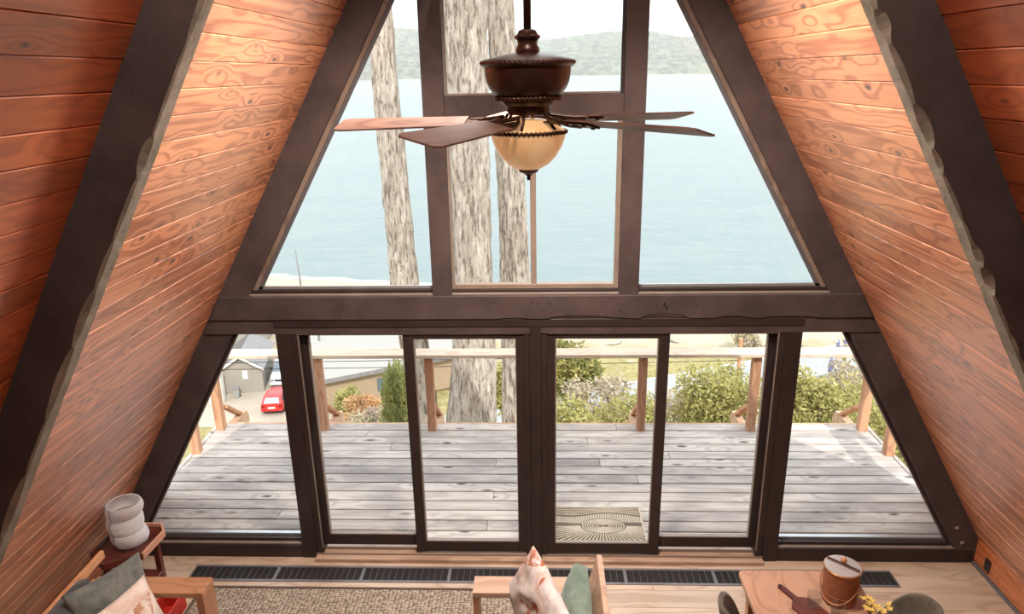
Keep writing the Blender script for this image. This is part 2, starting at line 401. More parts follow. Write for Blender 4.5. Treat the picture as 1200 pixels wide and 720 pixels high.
for z0, z1 in ((2.284, 2.298), (2.298, 2.318)): B().box(-.605, .605, 4.93 if z0 < 2.29 else 4.955, 5.03, z0, z1, .002).build('sill_edge', M['frame_edge'] if z0 < 2.29 else M['frame'], w)
B().box(-.030, .012, 4.985, 5.02, zb+.03, zt-.02, .003).build('meeting_stile', M['tan'], w)
for x0, x1, y in ((-.585, -.03, 5.01), (.012, .572, 5.0)): B().box(x0, x1, y, y+.005, zb+.03, zt-.02).build('glass_pane', M['glass'], w)
for s in (-1, 1):          # lower side panes
    w = win(); z0, z1 = .150, 1.995
    B().prism([(s*1.94, z0), (s*(KL+.03-z0)/SL, z0), (s*(KL+.03-z1)/SL, z1), (s*1.94, z1)], 5.0, 5.006).build('glass_pane', M['glass'], w)
    slopebar(w, s, KI+.01, KL+.012, .12, 1.995, 4.97, 4.999, M['frame'])
    slopebar(w, s, KL+.012, KL-.004, .14, 1.995, 4.985, 4.9995, M['frame_edge'], 'seal')
    x0, x1 = sorted((s*1.945, s*3.31)); B().box(x0, x1, 4.965, 4.9995, .120, .160, .003).build('sill_stop', M['frame'], w)
    B().box(x0, x1, 5.007, 5.045, .10, .178, .003).build('sill_track', M['silver'], w)
def panel(par, name, x0, x1, z0, z1, y, st, sb, stp, edge):
    p = B()
    p.box(x0, x0+st[0], y-.02, y+.02, z0, z1, .003); p.box(x1-st[1], x1, y-.02, y+.02, z0, z1, .003)
    p.box(x0+st[0], x1-st[1], y-.02, y+.02, z0, z0+sb, .003); p.box(x0+st[0], x1-st[1], y-.02, y+.02, z1-stp, z1, .003)
    o = p.build(name, M['frame'], par)
    g = (x0+st[0], x1-st[1], z0+sb, z1-stp)
    B().box(g[0]-.004, g[1]+.004, y-.003, y+.003, g[2]-.004, g[3]+.004).build('glass_pane', M['glass'], o)
    s = B()
    s.box(g[0], g[0]+.008, y-.019, y+.019, g[2], g[3]); s.box(g[1]-.005, g[1], y-.019, y+.019, g[2], g[3]); s.box(g[0], g[1], y-.019, y+.019, g[2], g[2]+.008)
    s.build('seal', M['frame_edge'], o)
    return o
for i, s in enumerate((-1, 1)):
    d = sempty('door_%d' % (i+1))
    fr = B()
    def bx(x0, x1, y0, y1, z0, z1):
        x0, x1 = sorted((s*x0, s*x1)); fr.box(x0, x1, y0, y1, z0, z1, .004)
    bx(.042, .085, 4.925, 5.04, .03, 2.045); bx(1.775, 1.83, 4.925, 5.04, .03, 2.045); bx(.085, 1.775, 4.93, 5.04, 1.99, 2.045)
    fr.build('frame', M['frame'], d)
    e_ = B(); x0, x1 = sorted((s*1.772, s*1.780)); e_.box(x0, x1, 4.922, 4.93, .1, 2.0); x0, x1 = sorted((s*.09, s*1.77)); e_.box(x0, x1, 4.922, 4.93, 1.985, 1.992)
    e_.build('frame_lip', M['frame_edge'], d)
    if s < 0:
        panel(d, 'fixed_panel', -1.775, -.93, .085, 1.985, 5.005, (.05, .06), .10, .03, 0)
        panel(d, 'sliding_panel', -.992, -.05, .065, 1.99, 4.955, (.080, .095), .095, .05, 1)
    else:
        panel(d, 'sliding_panel', .05, .992, .055, 1.99, 4.955, (.098, .080), .095, .05, 1)
        panel(d, 'fixed_panel', .93, 1.775, .085, 1.985, 5.005, (.06, .05), .095, .03, 0)
    x0, x1 = sorted((s*.042, s*1.83))
    B().box(x0, x1, 4.86, 5.06, 0, .035, .003).build('threshold', M['threshold'], d)
    tr = B().box(x0, x1, 4.915, 4.921, .035, .05).box(x0, x1, 4.985, 4.99, .035, .062); tr.build('track', M['tan'], d)
struct(B().box(-3.5, 3.5, 4.95, 5.045, -.02, .03).build('baseboard_front', M['frame']))

# ------------------------------------------------------------------ floor, knee walls, loft, back gable
fl = struct(B().box(-3.7, 3.7, -2.3, 5.05, -.25, -.0125).build('floor', M['wall']))
fw_ = .19; fm = {}
def floor_board(L):
    L = round(L, 3)
    if L not in fm:
        b = B().box(-L/2, L/2, -fw_/2+.001, fw_/2-.001, -.012, 0, .0015)
        me = bpy.data.meshes.new('floor_board'); me.from_pydata(b.v, [], b.f); me.update(); me.materials.append(M['floor_wood']); fm[L] = me
    return fm[L]
y = 4.95 - fw_/2; r = 0
while y > 2.2:
    xs = [-3.5] + [x for x in (-2.3+.6*(r % 3), -.4+.5*(r % 2), 1.3-.4*(r % 4), 2.6-.2*(r % 3))] + [3.5]
    for a, b in zip(xs[:-1], xs[1:]): ob('floor_board', floor_board(b-a-.002), fl, ((a+b)/2, y, 0))
    y -= fw_; r += 1
for s, nm in ((-1, 'left'), (1, 'right')):
    x0, x1 = sorted((s*3.515, s*3.6))
    kb = sempty('baseboard_%s' % nm)
    for z0, z1 in ((.02, .098), (.10, .215)): B().box(x0, x1, .3, 4.93, z0, z1, .004).build('board', M['knee'], kb)
    x0, x1 = sorted((s*3.495, s*3.53)); B().box(x0, x1, .3, 4.92, 0, .022, .003).build('skirting', M['grey_strip'], kb)
ol = thing('power_outlet', 'dark brown power outlet plate low on the orange knee wall', 'outlet', (3.515, 4.76, .105))
B().box(-.008, 0, -.035, .035, -.055, .055, .003).build('cover_plate', M['frame'], ol)
for z in (-.024, .024): B().box(-.011, -.004, -.016, .016, z-.014, z+.014, .003).build('socket', M['black'], ol)
struct(B().box(-3.0, 3.0, -2.3, .45, 2.1, 2.3).build('ceiling', M['floor_wood']))
struct(B().prism([(-3.7, -.1), (3.7, -.1), (0, 6.45)], -2.36, -2.3).build('wall_back', M['wall']))

# ------------------------------------------------------------------ more materials
def fabric(name, c, c2=None, nscale=5, weave=420, bump=.35, rough=.9):
    n = NT(name); v = n.coord(rand=False)
    f = n.noise(v, nscale, 4, .6); c2 = c2 or tuple(k*.72 for k in c[:3])+(1,)
    col = n.mix(n.rng(f, .35, .65), c2, c)
    n.l(col, n.b.inputs['Base Color']); n.b.inputs['Roughness'].default_value = rough; n.b.inputs['Specular IOR Level'].default_value = .15
    n.b.inputs['Sheen Weight'].default_value = .2
    n.bump(n.noise(v, weave, 2, .5), bump, .002); return n.m
M['charcoal'] = fabric('charcoal_cloth', lin(92, 92, 92), lin(66, 68, 70))
M['greygreen'] = fabric('grey_velvet', lin(128, 130, 126), lin(92, 96, 94), nscale=9)
M['green'] = fabric('green_cloth', lin(118, 134, 122), lin(94, 110, 100), nscale=12)
M['olive'] = fabric('olive_felt', lin(102, 93, 81), lin(80, 73, 65), nscale=14)
def tiedye(name, a, b, c, sc):
    n = NT(name); v = n.coord(rand=False)
    f = n.noise(v, sc, 5, .62, 1.2); g = n.noise(v, sc*2.3, 3, .6)
    d = n.vor(v, sc*.9, out='Color'); sx = n.n('ShaderNodeSeparateColor'); n.l(d, sx.inputs[0])
    col = n.mix(n.rng(f, .42, .58), a, b)
    col = n.mix(n.math('MULTIPLY', n.rng(g, .42, .55), n.rng(sx.outputs[0], .42, .5)), col, c)
    n.l(col, n.b.inputs['Base Color']); n.b.inputs['Roughness'].default_value = .85; n.b.inputs['Specular IOR Level'].default_value = .15
    n.bump(n.noise(v, 25, 4, .6), .35, .01); return n.m
M['tiedye'] = tiedye('terracotta_dye', lin(216, 212, 212), lin(196, 176, 168), lin(172, 108, 82), 6)
M['pinkdye'] = tiedye('pink_dye', lin(230, 216, 208), lin(216, 188, 174), lin(190, 140, 116), 6)
M['oak'] = wood('warm_oak', lin(190, 140, 104), lin(164, 114, 82), lin(120, 70, 44), rough=.45, freq=24, knots=.02, vary=.1)
M['oak_up'] = wood('warm_oak_upright', lin(190, 140, 104), lin(164, 114, 82), lin(120, 70, 44), axis=2, rough=.45, freq=24, knots=.02, vary=.1)
M['ash'] = wood('pale_ash', lin(192, 160, 138), lin(170, 136, 116), lin(130, 90, 64), rough=.45, freq=24, knots=.02, vary=.1)
M['tabletop'] = wood('worn_table', lin(186, 142, 114), lin(136, 96, 76), lin(74, 46, 38), axis=1, rough=.42, freq=30, knots=.10, vary=.1, grey=lin(176, 138, 116))
M['darkred'] = wood('dark_red_wood', lin(104, 48, 36), lin(72, 30, 24), lin(40, 18, 14), rough=.35, freq=24, knots=.02, vary=.1, coat=.3)
M['redpaint'] = plain('red_paint', lin(196, 52, 40), .45, vary=.12)
M['rededge'] = plain('pale_edge', lin(206, 150, 124), .5, vary=.12)
M['leather'] = plain('tan_leather', lin(168, 104, 70), .55, vary=.18, nscale=30, bump=.5, bscale=160)
M['lidgrey'] = plain('lid_grey', lin(168, 164, 166), .45, vary=.06)
M['brass'] = plain('aged_brass', lin(178, 128, 86), .35, metal=.7, vary=.1)
M['yellow'] = plain('yellow_petal', lin(228, 196, 110), .7, vary=.15)
M['stem'] = plain('green_stem', lin(120, 124, 60), .7)
M['fan_metal'] = plain('mahogany_bronze', (.060, .024, .019, 1), .36, metal=.35, spec=.6, vary=.2, nscale=8)
M['fan_rope'] = plain('aged_bronze', lin(84, 58, 46), .4, metal=.6, vary=.2, nscale=30)
M['blade'] = wood('fan_blade_wood', lin(140, 108, 96), lin(106, 78, 68), lin(60, 36, 30), rough=.45, freq=26, knots=.02, vary=.1)

# ------------------------------------------------------------------ floor vents
VX0, VP = -2.805, .7012
slat = B().box(-.0022, .0022, -.072, .072, -.012, .006, 0, T(ry=.0)); sme = None
proto = None
for k in range(8):
    vl = ['slotted floor vent section at the end of the row beyond the sofa arm', 'slotted floor vent section alongside the jute rug', 'slotted floor vent section alongside the jute rug',
          'slotted floor vent section behind the armrest of the ash armchair', 'slotted floor vent section behind the backrest of the ash armchair', 'slotted floor vent section between the armchair and the dining table',
          'slotted floor vent section behind the dining table', 'slotted floor vent section at the end of the row past the ice bucket'][k]
    t = thing('floor_vent', vl, 'vent', (VX0+VP*(k+.5), 4.720, 0), 0, 'floor vent sections')
    if proto is None:
        h = VP/2-.001
        b = B().box(-h, h, .073, .095, -.004, .006, .001).box(-h, h, -.095, -.073, -.004, .006, .001)
        b.box(-h, -h+.012, -.073, .073, -.004, .006, .001).box(h-.012, h, -.073, .073, -.004, .006, .001)
        f0 = b.build('frame', M['ventmetal'], t)
        d0 = B().box(-h+.012, h-.012, -.073, .073, .0002, .0012).build('duct', M['black'], t)
        s0_ = B().box(-.0028, .0028, -.073, .073, .001, .0055).build('slat', M['slat'], t); s0_.location.x = -h+.012+.052
        proto = (f0, d0, s0_, h)
        st = 1
    else:
        for src in proto[:2]: c = src.copy(); COL.objects.link(c); c.parent = t
        st = 0
    for i in range(st, 12):
        c = proto[2].copy(); COL.objects.link(c); c.parent = t; c.location.x = -proto[3]+.012+.052*(i+1)

# ------------------------------------------------------------------ jute rug
def rugmat():
    n = NT('jute_weave'); v = n.coord(rand=False)
    vo = n.n('ShaderNodeTexVoronoi'); n.l(n.coord((34, 60, 1), rand=False), vo.inputs['Vector']); vo.inputs['Scale'].default_value = 1; vo.inputs['Randomness'].default_value = .45
    d = vo.outputs['Distance']; f = n.noise(v, 90, 3, .6); sc_ = n.n('ShaderNodeSeparateColor'); n.l(vo.outputs['Color'], sc_.inputs[0])
    c = n.mix(sc_.outputs[0], lin(192, 180, 164), lin(164, 150, 134))
    c = n.mix(n.rng(d, .38, .62, 0, .85), c, lin(92, 80, 70)); c = n.mix(n.rng(f, .4, .7, 0, .35), c, lin(120, 100, 82))
    n.l(c, n.b.inputs['Base Color']); n.b.inputs['Roughness'].default_value = .95; n.b.inputs['Specular IOR Level'].default_value = .1
    n.bump(n.math('SUBTRACT', 1.0, d), .9, .012); return n.m
M['rug'] = rugmat()
M['rugedge'] = fabric('rug_rim_shade', lin(96, 78, 66))  # dark strip standing in for the shadow along the rug rim
rug = thing('jute_rug', 'beige woven jute rug between the sofa and the armchair', 'rug', (-1.19, 3.45, 0))
B().box(-1.43, 1.43, -1.08, 1.08, .001, .014, .004).build('weave', M['rug'], rug)
bd = B()
for q in ((-1.455, 1.455, 1.08, 1.105), (-1.455, 1.455, -1.105, -1.08)): bd.box(q[0], q[1], q[2], q[3], .001, .016, .004)
for q in ((-1.455, -1.43), (1.43, 1.455)): bd.box(q[0], q[1], -1.08, 1.08, .001, .016, .004)
bd.build('rim_shade', M['rugedge'], rug)

# ------------------------------------------------------------------ cushions
def cushion(name, w, h, t, mt, parent=None, p=2.4, wr=.006, seed=0, n=26, pinch=.07):
    vs = []; fs = []
    for sgn in (1, -1):
        for j in range(n+1):
            for i in range(n+1):
                u = -1+2*i/n; v = -1+2*j/n
                k = max(0, (1-abs(u)**p))**.55*max(0, (1-abs(v)**p))**.55
                cx = u*(1-pinch*(1-v*v)*abs(u)); cy = v*(1-pinch*(1-u*u)*abs(v))
                z = sgn*t/2*k + (wr*noise.noise(Vector((u*3+seed, v*3, sgn*2.0)))*k*2 if k > 0 else 0)
                vs.append((cx*w/2, cy*h/2, z))
    N = (n+1)**2
    for j in range(n):
        for i in range(n):
            a = j*(n+1)+i; fs.append((a, a+1, a+n+2, a+n+1)); fs.append((a+N, a+N+n+1, a+N+n+2, a+N+1))
    o = mesh(name, vs, fs, mt, parent, True)
    bm = bmesh.new(); bm.from_mesh(o.data); bmesh.ops.remove_doubles(bm, verts=bm.verts, dist=.0004); bm.to_mesh(o.data); bm.free()
    return o
def slabcushion(name, w, h, t, mt, parent, bev=.05, seed=0):
    bm = bmesh.new(); bmesh.ops.create_cube(bm, size=1)
    bmesh.ops.scale(bm, vec=(w, h, t), verts=bm.verts)
    bmesh.ops.subdivide_edges(bm, edges=bm.edges[:], cuts=9, use_grid_fill=True)
    for v in bm.verts:
        x, y, z = v.co; kx = min(w/2-abs(x), bev)/bev; ky = min(h/2-abs(y), bev)/bev
        v.co.z = z*(.62+.38*min(1, max(0, (kx*ky)))**.5)*(1+.12*(1-(2*x/w)**2)*(1-(2*y/h)**2)) + .006*noise.noise(Vector((x*6+seed, y*6, z*3)))
        v.co.x *= 1-.03*(2*z/t)**2; v.co.y *= 1-.03*(2*z/t)**2
    me = bpy.data.meshes.new(name); bm.to_mesh(me); bm.free(); me.materials.append(mt)
    me.polygons.foreach_set('use_smooth', [True]*len(me.polygons)); return ob(name, me, parent)

# ------------------------------------------------------------------ sofa against the slope (faces +x)
sf = thing('sofa', 'oak framed sofa with charcoal cushions under the plank slope', 'sofa', (-2.55, 3.0, .0165))
def arm(par, y, x0, x1, leg_x, mt, mtu):
    B().box(x0, x1, y-.08, y+.08, .565, .605, .006).build('armrest', mt, par)
    B().box(leg_x-.025, leg_x+.025, y-.08, y+.08, 0, .566, .006).build('leg', mtu, par)
for yy in (.83, -.83):
    arm(sf, yy, -.42, .37, .345, M['oak'], M['oak_up'])
    B().box(-.45, -.40, yy-.06, yy+.06, -.016, .60, .006).build('leg', M['oak_up'], sf)
B().box(-.36, .33, -.80, .80, .14, .20, .006).build('seat_frame', M['oak'], sf)
M['oak_y'] = wood('warm_oak_long', lin(214, 158, 116), lin(188, 128, 88), lin(120, 70, 44), axis=1, rough=.45, freq=24, knots=.02, vary=.1)
B().box(-.480, -.452, -.88, 1.06, .64, .70, .006).build('back_rail', M['oak_y'], sf)
for k in range(2):
    o = slabcushion('seat_cushion', .64, .73, .15, M['charcoal'], sf, seed=k); o.location = (-.01, -.375+.75*k, .275)
    o = slabcushion('back_cushion', .42, .70, .16, M['charcoal'], sf, seed=k+5); o.location = (-.33, -.375+.75*k, .53); o.rotation_euler = (0, math.radians(74), 0)
gp = tag(cushion('throw_pillow', .50, .50, .16, M['greygreen'], seed=1), 'plain grey velvet throw pillow behind the pink dyed one', 'pillow')
def stand(o, c, along, lean):   # stand a pillow up: its width runs along a floor direction, it leans back from its face
    X = Vector((along[0], along[1], 0)).normalized(); nrm = X.cross(Vector((0, 0, 1))); Y = (Vector((0, 0, 1))*math.cos(lean)-nrm*math.sin(lean)); Zv = X.cross(Y)
    mm = Matrix((X, Y, Zv)).transposed().to_4x4(); mm.translation = c; o.matrix_world = mm
stand(gp, (-2.70, 3.64, .595), (.49, .87), .30)
pp = tag(cushion('throw_pillow', .46, .46, .15, M['pinkdye'], seed=4), 'pink and white dyed throw pillow leaning on the grey one', 'pillow')
stand(pp, (-2.52, 3.50, .560), (.30, .95), .42)

# ------------------------------------------------------------------ armchair (faces -x)
ac = thing('armchair', 'ash framed lounge armchair with a green back cushion', 'armchair', (0, 3.5, .0165))
for yy in (.365, -.365):
    B().box(-.412, .33, yy-.082, yy+.082, .565, .605, .005).build('armrest', M['ash'], ac)
    B().box(-.412, -.372, yy-.075, yy+.075, 0, .566, .005).build('leg', M['oak_up'], ac)
    B().box(.30, .345, yy-.05, yy+.05, -.016, .60, .005).build('leg', M['oak_up'], ac)
B().box(-.37, .32, -.33, .33, .20, .26, .005).build('seat_frame', M['ash'], ac)
o = slabcushion('seat_cushion', .62, .62, .15, M['green'], ac, seed=2); o.location = (-.04, 0, .335)
o = slabcushion('back_cushion', .46, .56, .15, M['green'], ac, seed=3, bev=.08); o.location = (.225, .06, .57); o.rotation_euler = (0, math.radians(-74), 0)
bk = B().box(-.020, .020, -.36, .42, -.30, .30, .012); o = bk.build('backrest', M['ash'], ac); o.location = (.345, .02, .50); o.rotation_euler = (0, math.radians(14), 0)
tp = tag(cushion('throw_pillow', .54, .54, .18, M['tiedye'], seed=7, wr=.012), 'terracotta and white tie dyed pillow standing on the armchair', 'pillow')
tp.matrix_world = T(.01, 3.63, .665) @ Euler((math.radians(82), math.radians(28), math.radians(-60))).to_matrix().to_4x4()

# ------------------------------------------------------------------ dining table and what stands on it
dt = thing('dining_table', 'worn wooden dining table with rounded corners holding an ice bucket', 'table', (1.66, 3.21, 0))
def rrect(w, h, r, n=6):
    p = []
    for cx, cy, a0 in ((w/2-r, h/2-r, 0), (-w/2+r, h/2-r, 90), (-w/2+r, -h/2+r, 180), (w/2-r, -h/2+r, 270)):
        for i in range(n+1): a = math.radians(a0+90*i/n); p.append((cx+r*math.cos(a), cy+r*math.sin(a)))
    return p
P = rrect(.72, 1.32, .035); n = len(P)
vs = [(x*.99, y*.995, .718) for x, y in P]+[(x, y, .722) for x, y in P]+[(x, y, .746) for x, y in P]+[(x*.99, y*.995, .75) for x, y in P]
fs = [tuple(range(n-1, -1, -1)), tuple(range(3*n, 4*n))]+[(r_*n+i, r_*n+(i+1) % n, (r_+1)*n+(i+1) % n, (r_+1)*n+i) for r_ in range(3) for i in range(n)]
mesh('tabletop', vs, fs, M['tabletop'], dt)
ap = B().box(-.30, .30, .55, .575, .63, .718, .003).box(-.30, .30, -.575, -.55, .63, .718, .003).box(-.31, -.285, -.55, .55, .63, .718, .003).box(.285, .31, -.55, .55, .63, .718, .003)
ap.build('apron', M['tabletop'], dt)
for sx in (-1, 1):
    for sy in (-1, 1):
        B().lathe([(.028, 0), (.034, .02), (.045, .6), (.045, .718)], 4, T(sx*.285, sy*.55, 0, 0, 0, math.pi/4)).build('leg', M['oak_up'], dt)
bkt = thing('ice_bucket', 'brown leather ice bucket with grey lid and copper bail', 'bucket', (1.835, 3.615, .75), -.75)
B().lathe([(.088, 0), (.094, .004), (.097, .03), (.1005, .12), (.103, .215), (.104, .222)], 40).build('body', M['leather'], bkt, 'auto')
for z in (.012, .055): B().lathe([(.0955+.02*z, z), (.0995+.02*z, z+.003), (.0995+.02*z, z+.012), (.0955+.02*z, z+.015)], 40).build('band', M['leather'], bkt, 'auto')
B().lathe([(.104, .220), (.107, .223), (.107, .233), (.103, .236)], 40).build('rim', M['brass'], bkt, 'auto')
B().lathe([(.102, .230), (.102, .237), (.09, .242), (.01, .244)], 40).build('lid', M['lidgrey'], bkt, 'auto')
B().box(-.095, .095, -.011, .011, .244, .252, .003).build('lid_bar', M['fan_rope'], bkt)
B().lathe([(.006, .250), (.008, .262), (.017, .270), (.019, .281), (.013, .292), (.003, .295)], 16).build('knob', M['oak_up'], bkt, True)
pts = [(0.108*math.cos(a), -.0-.045*math.sin(a)-.03*math.sin(a), .155-.125*math.sin(a)) for a in [math.pi*i/24 for i in range(25)]]
pts = [(p[0]*1.02, p[1]*1.5 if abs(p[0]) < .108 else p[1], p[2]) for p in pts]
B().tube(pts, .0045, 8).build('bail_handle', M['brass'], bkt, True)
for sx in (-1, 1): B().lathe([(.012, 0), (.012, .006), (.006, .009)], 12, T(sx*.1, 0, .155, 0, sx*math.pi/2, 0)).build('bail_ear', M['brass'], bkt, True)
for x, y_, lab in ((1.655, 3.528, 'clear glass tumbler on the wooden paddle board'), (1.768, 3.462, 'clear glass tumbler between the bucket and the yellow flowers')):
    g = thing('glass_tumbler', lab, 'glass', (x, y_, .768 if x < 1.7 else .751))
    B().lathe([(.033, 0), (.037, .004), (.041, .04), (.043, .085), (.0405, .085), (.0385, .04), (.034, .012), (.002, .010)], 28).build('glass_wall', M['tumbler'], g, 'auto')
pb = thing('paddle_board', 'small wooden paddle board lying on the dining table', 'board', (1.64, 3.47, .751), math.radians(118))
Pb = [(-.14, -.075), (.10, -.075), (.125, -.05), (.145, -.018), (.27, -.016), (.282, 0), (.27, .016), (.145, .018), (.125, .05), (.10, .075), (-.14, .075)]
nb = len(Pb); mesh('board', [(x, y, 0) for x, y in Pb]+[(x, y, .016) for x, y in Pb], [tuple(range(nb-1, -1, -1)), tuple(range(nb, 2*nb))]+[(i, (i+1) % nb, (i+1) % nb+nb, i+nb) for i in range(nb)], M['darkred'], pb)
B().lathe([(.007, .0161), (.006, .0166)], 12, T(.262, 0, 0)).build('hanging_hole', M['black'], pb)
fv = thing('flower_bunch', 'small bunch of yellow flowers beside the ice bucket', 'flowers', (1.92, 3.38, .751))
rr = random.Random(9)
B().lathe([(.03, 0), (.036, .02), (.03, .06), (.02, .075)], 20).build('vase', M['darkred'], fv, True)
for k in range(16):
    a = rr.uniform(0, 6.28); d = rr.uniform(.01, .085); tip = Vector((d*math.cos(a), d*math.sin(a), .12+rr.uniform(0, .05)))
    st_ = B().tube([(0, 0, .05), tuple(tip*.6+Vector((0, 0, .03))), tuple(tip)], .002, 5).build('stem', M['stem'], fv)
    pt = B()
    for j in range(6):
        b2 = j*1.05+rr.uniform(0, .4); l = rr.uniform(.02, .03); c_ = Vector((math.cos(b2), math.sin(b2), rr.uniform(.2, .9))); n_ = Vector((-math.sin(b2), math.cos(b2), 0))
        pt.add([tip, tip+c_*l*.5+n_*l*.3, tip+c_*l, tip+c_*l*.5-n_*l*.3], [(0, 1, 2, 3)])
    pt.build('petals', M['yellow'], fv)
# felt shell chairs either side of the table
def shell_chair(label, loc, rz):
    c = thing('dining_chair', label, 'chair', loc, rz)
    vs = []; fs = []; na, nh = 22, 16
    for lay in (0, 1):
        for j in range(nh+1):
            for i in range(na+1):
                t = j/nh; u = -1+2*i/na; a = u*1.15
                top = .46+.46*(1-abs(u)**3.0*.66)
                z = .44+(top-.44)*t
                r = .235+.05*t - lay*.03; x = -r*math.cos(a)*1.02+.02; y_ = r*math.sin(a)
                if lay == 1: z -= .004
                vs.append((x-.05*t*(1-abs(u)), y_, z+ (0 if not lay else 0)))
    N = (na+1)*(nh+1)
    for j in range(nh):
        for i in range(na):
            q = j*(na+1)+i; fs.append((q, q+na+1, q+na+2, q+1)); fs.append((q+N, q+N+1, q+N+na+2, q+N+na+1))
    for i in range(na):
        q = nh*(na+1)+i; fs.append((q, q+N, q+N+1, q+1)); fs.append((i, i+1, i+1+N, i+N))
    for j in range(nh):
        q = j*(na+1); fs.append((q, q+N, q+N+na+1, q+na+1)); q += na; fs.append((q, q+na+1, q+N+na+1, q+N))
    o = mesh('backrest', vs, fs, M['olive'], c, True)
    md = o.modifiers.new('round', 'SUBSURF'); md.levels = md.render_levels = 1
    B().lathe([(.15, .40), (.22, .405), (.24, .43), (.235, .46), (.20, .475), (.02, .478)], 28).build('seat', M['olive'], c, True)
    for sx in (-1, 1):
        for sy in (-1, 1): B().tube([(sx*.19, sy*.19, 0), (sx*.12, sy*.12, .41)], [.011, .016], 10).build('leg', M['oak_up'], c, True)
    return c
shell_chair('olive felt shell chair on the armchair side of the table', (1.36, 3.38, 0), 0.05)
shell_chair('olive felt shell chair between the table and the knee wall', (1.98, 3.38, 0), math.pi-.05)

# ------------------------------------------------------------------ side table and paper lantern
tb = thing('side_table', 'dark red six sided side table holding the paper lantern', 'side table', (-3.06, 4.41, 0))
hexp = [(.125, .24), (.20, .13), (.20, -.10), (-.06, -.25), (-.19, -.19), (-.20, .06), (-.14, .22)]
hexp = [(.13, .235), (.195, .145), (.175, -.13), (-.05, -.25), (-.21, -.13), (-.20, .05), (-.10, .235)]
nh_ = len(hexp)
def plate(poly, z0, z1, k=1.0): 
    n = len(poly); return [(x*k, y*k, z0) for x, y in poly]+[(x*k, y*k, z1) for x, y in poly], [tuple(range(n)), tuple(range(2*n-1, n-1, -1))]+[(i, i+n, (i+1) % n+n, (i+1) % n) for i in range(n)]
v_, f_ = plate(hexp, .475, .498, .99); mesh('tabletop', v_, f_, M['darkred'], tb)
lip = B()
for i in range(nh_):
    a = Vector((*hexp[i], 0)); b_ = Vector((*hexp[(i+1) % nh_], 0)); d_ = (b_-a); L = d_.length; ang = math.atan2(d_.y, d_.x)
    B().box(0, L, -.009, .009, .470, .525, .002, T(a.x, a.y, 0, 0, 0, ang)).build('edge_lip', M['rededge'] if i in (0, 1, 6) else M['darkred'], tb)  # lips on the far and right sides take the paler colour
for x, y_ in ((.11, .15), (.11, -.13), (-.12, -.12), (-.12, .15)): B().box(x-.022, x+.022, y_-.022, y_+.022, 0, .476, .004).build('leg', M['darkred'], tb)
B().box(-.13, .13, -.13, .15, .14, .16, .003).build('shelf', M['darkred'], tb)
M['paper'] = None
def papermat():
    n = NT('rice_paper'); v = n.coord(rand=False)
    f = n.noise(v, 30, 4, .6); n.l(n.mix(n.rng(f, .35, .65), lin(232, 231, 233), lin(250, 249, 250)), n.b.inputs['Base Color'])
    n.b.inputs['Roughness'].default_value = .8; n.b.inputs['Transmission Weight'].default_value = 0; n.b.inputs['Subsurface Weight'].default_value = .15
    n.b.inputs['Subsurface Weight'].default_value = 0; n.bump(f, .25, .004)
    tl = n.n('ShaderNodeBsdfTranslucent'); tl.inputs[0].default_value = (.95, .94, .95, 1); mx = n.n('ShaderNodeMixShader'); mx.inputs[0].default_value = .62
    n.l(n.b.outputs[0], mx.inputs[1]); n.l(tl.outputs[0], mx.inputs[2]); n.l(mx.outputs[0], n.out.inputs[0]); return n.m
M['paper'] = papermat(); M['wire'] = plain('lantern_wire', lin(120, 118, 122), .5)
lt = thing('paper_lantern', 'white paper lantern with three bulging tiers on small feet', 'lamp', (-3.055, 4.43, .499))
prof = []; rib = []
H = .335; nz = 96
def lr(t):
    lobe = abs(math.sin(math.pi*(t*3.0 % 1.0)))**.55
    return .107+.020*lobe
for j in range(nz+1):
    t = j/nz; prof.append((lr(min(max(t, .02), .98))+.0016*math.cos(t*2*math.pi*27), .025+H*t))
def offs(z): return .012*math.sin(z*22)
prof_in = [(r_-.004, z) for r_, z in prof[::-1]]
b = B(); N_ = 44; vs = []; allp = prof+prof_in
for r_, z in allp:
    for i in range(N_): a = 2*math.pi*i/N_; vs.append((r_*math.cos(a)+offs(z), r_*math.sin(a)+offs(z+.1), z))
fs = [(j*N_+i, j*N_+(i+1) % N_, (j+1)*N_+(i+1) % N_, (j+1)*N_+i) for j in range(len(allp)-1) for i in range(N_)]
jl = len(allp)-1; fs += [(jl*N_+i, jl*N_+(i+1) % N_, (i+1) % N_, i) for i in range(N_)]
sh = mesh('shade', vs, fs, M['paper'], lt, True)
for k in range(27):
    t = (k+.5)/27; z = .025+H*t; r_ = lr(min(max(t, .02), .98))+.0012
    B().tube([(r_*math.cos(a)+offs(z), r_*math.sin(a)+offs(z+.1), z) for a in [2*math.pi*i/40 for i in range(41)]], .0011, 4).build('rib', M['paper'], sh)
B().tube([((lr(min(max(j/40, .02), .98))+.002)*math.cos(-1.9)+offs(.025+H*j/40), (lr(min(max(j/40, .02), .98))+.002)*math.sin(-1.9)+offs(.125+H*j/40), .025+H*j/40) for j in range(41)], .002, 5).build('upright_wire', M['wire'], sh)
for a in (0.5, 2.6, 4.7):
    B().lathe([(.012, 0), (.014, .012), (.009, .030)], 12, T(.095*math.cos(a), .095*math.sin(a), 0)).build('foot', M['darkred'], lt, True)
B().lathe([(.02, .03), (.028, .09), (.032, .13), (.018, .165), (.002, .175)], 16).build('bulb', M['paper'], lt, True)
B().tube([(0.1*math.cos(a), .1*math.sin(a), .03) for a in [2*math.pi*i/24 for i in range(25)]], .003, 6).build('base_ring', M['wire'], lt, True)
rc = thing('red_crate', 'red painted open crate on the floor beside the side table', 'crate', (-2.745, 4.20, 0), .0)
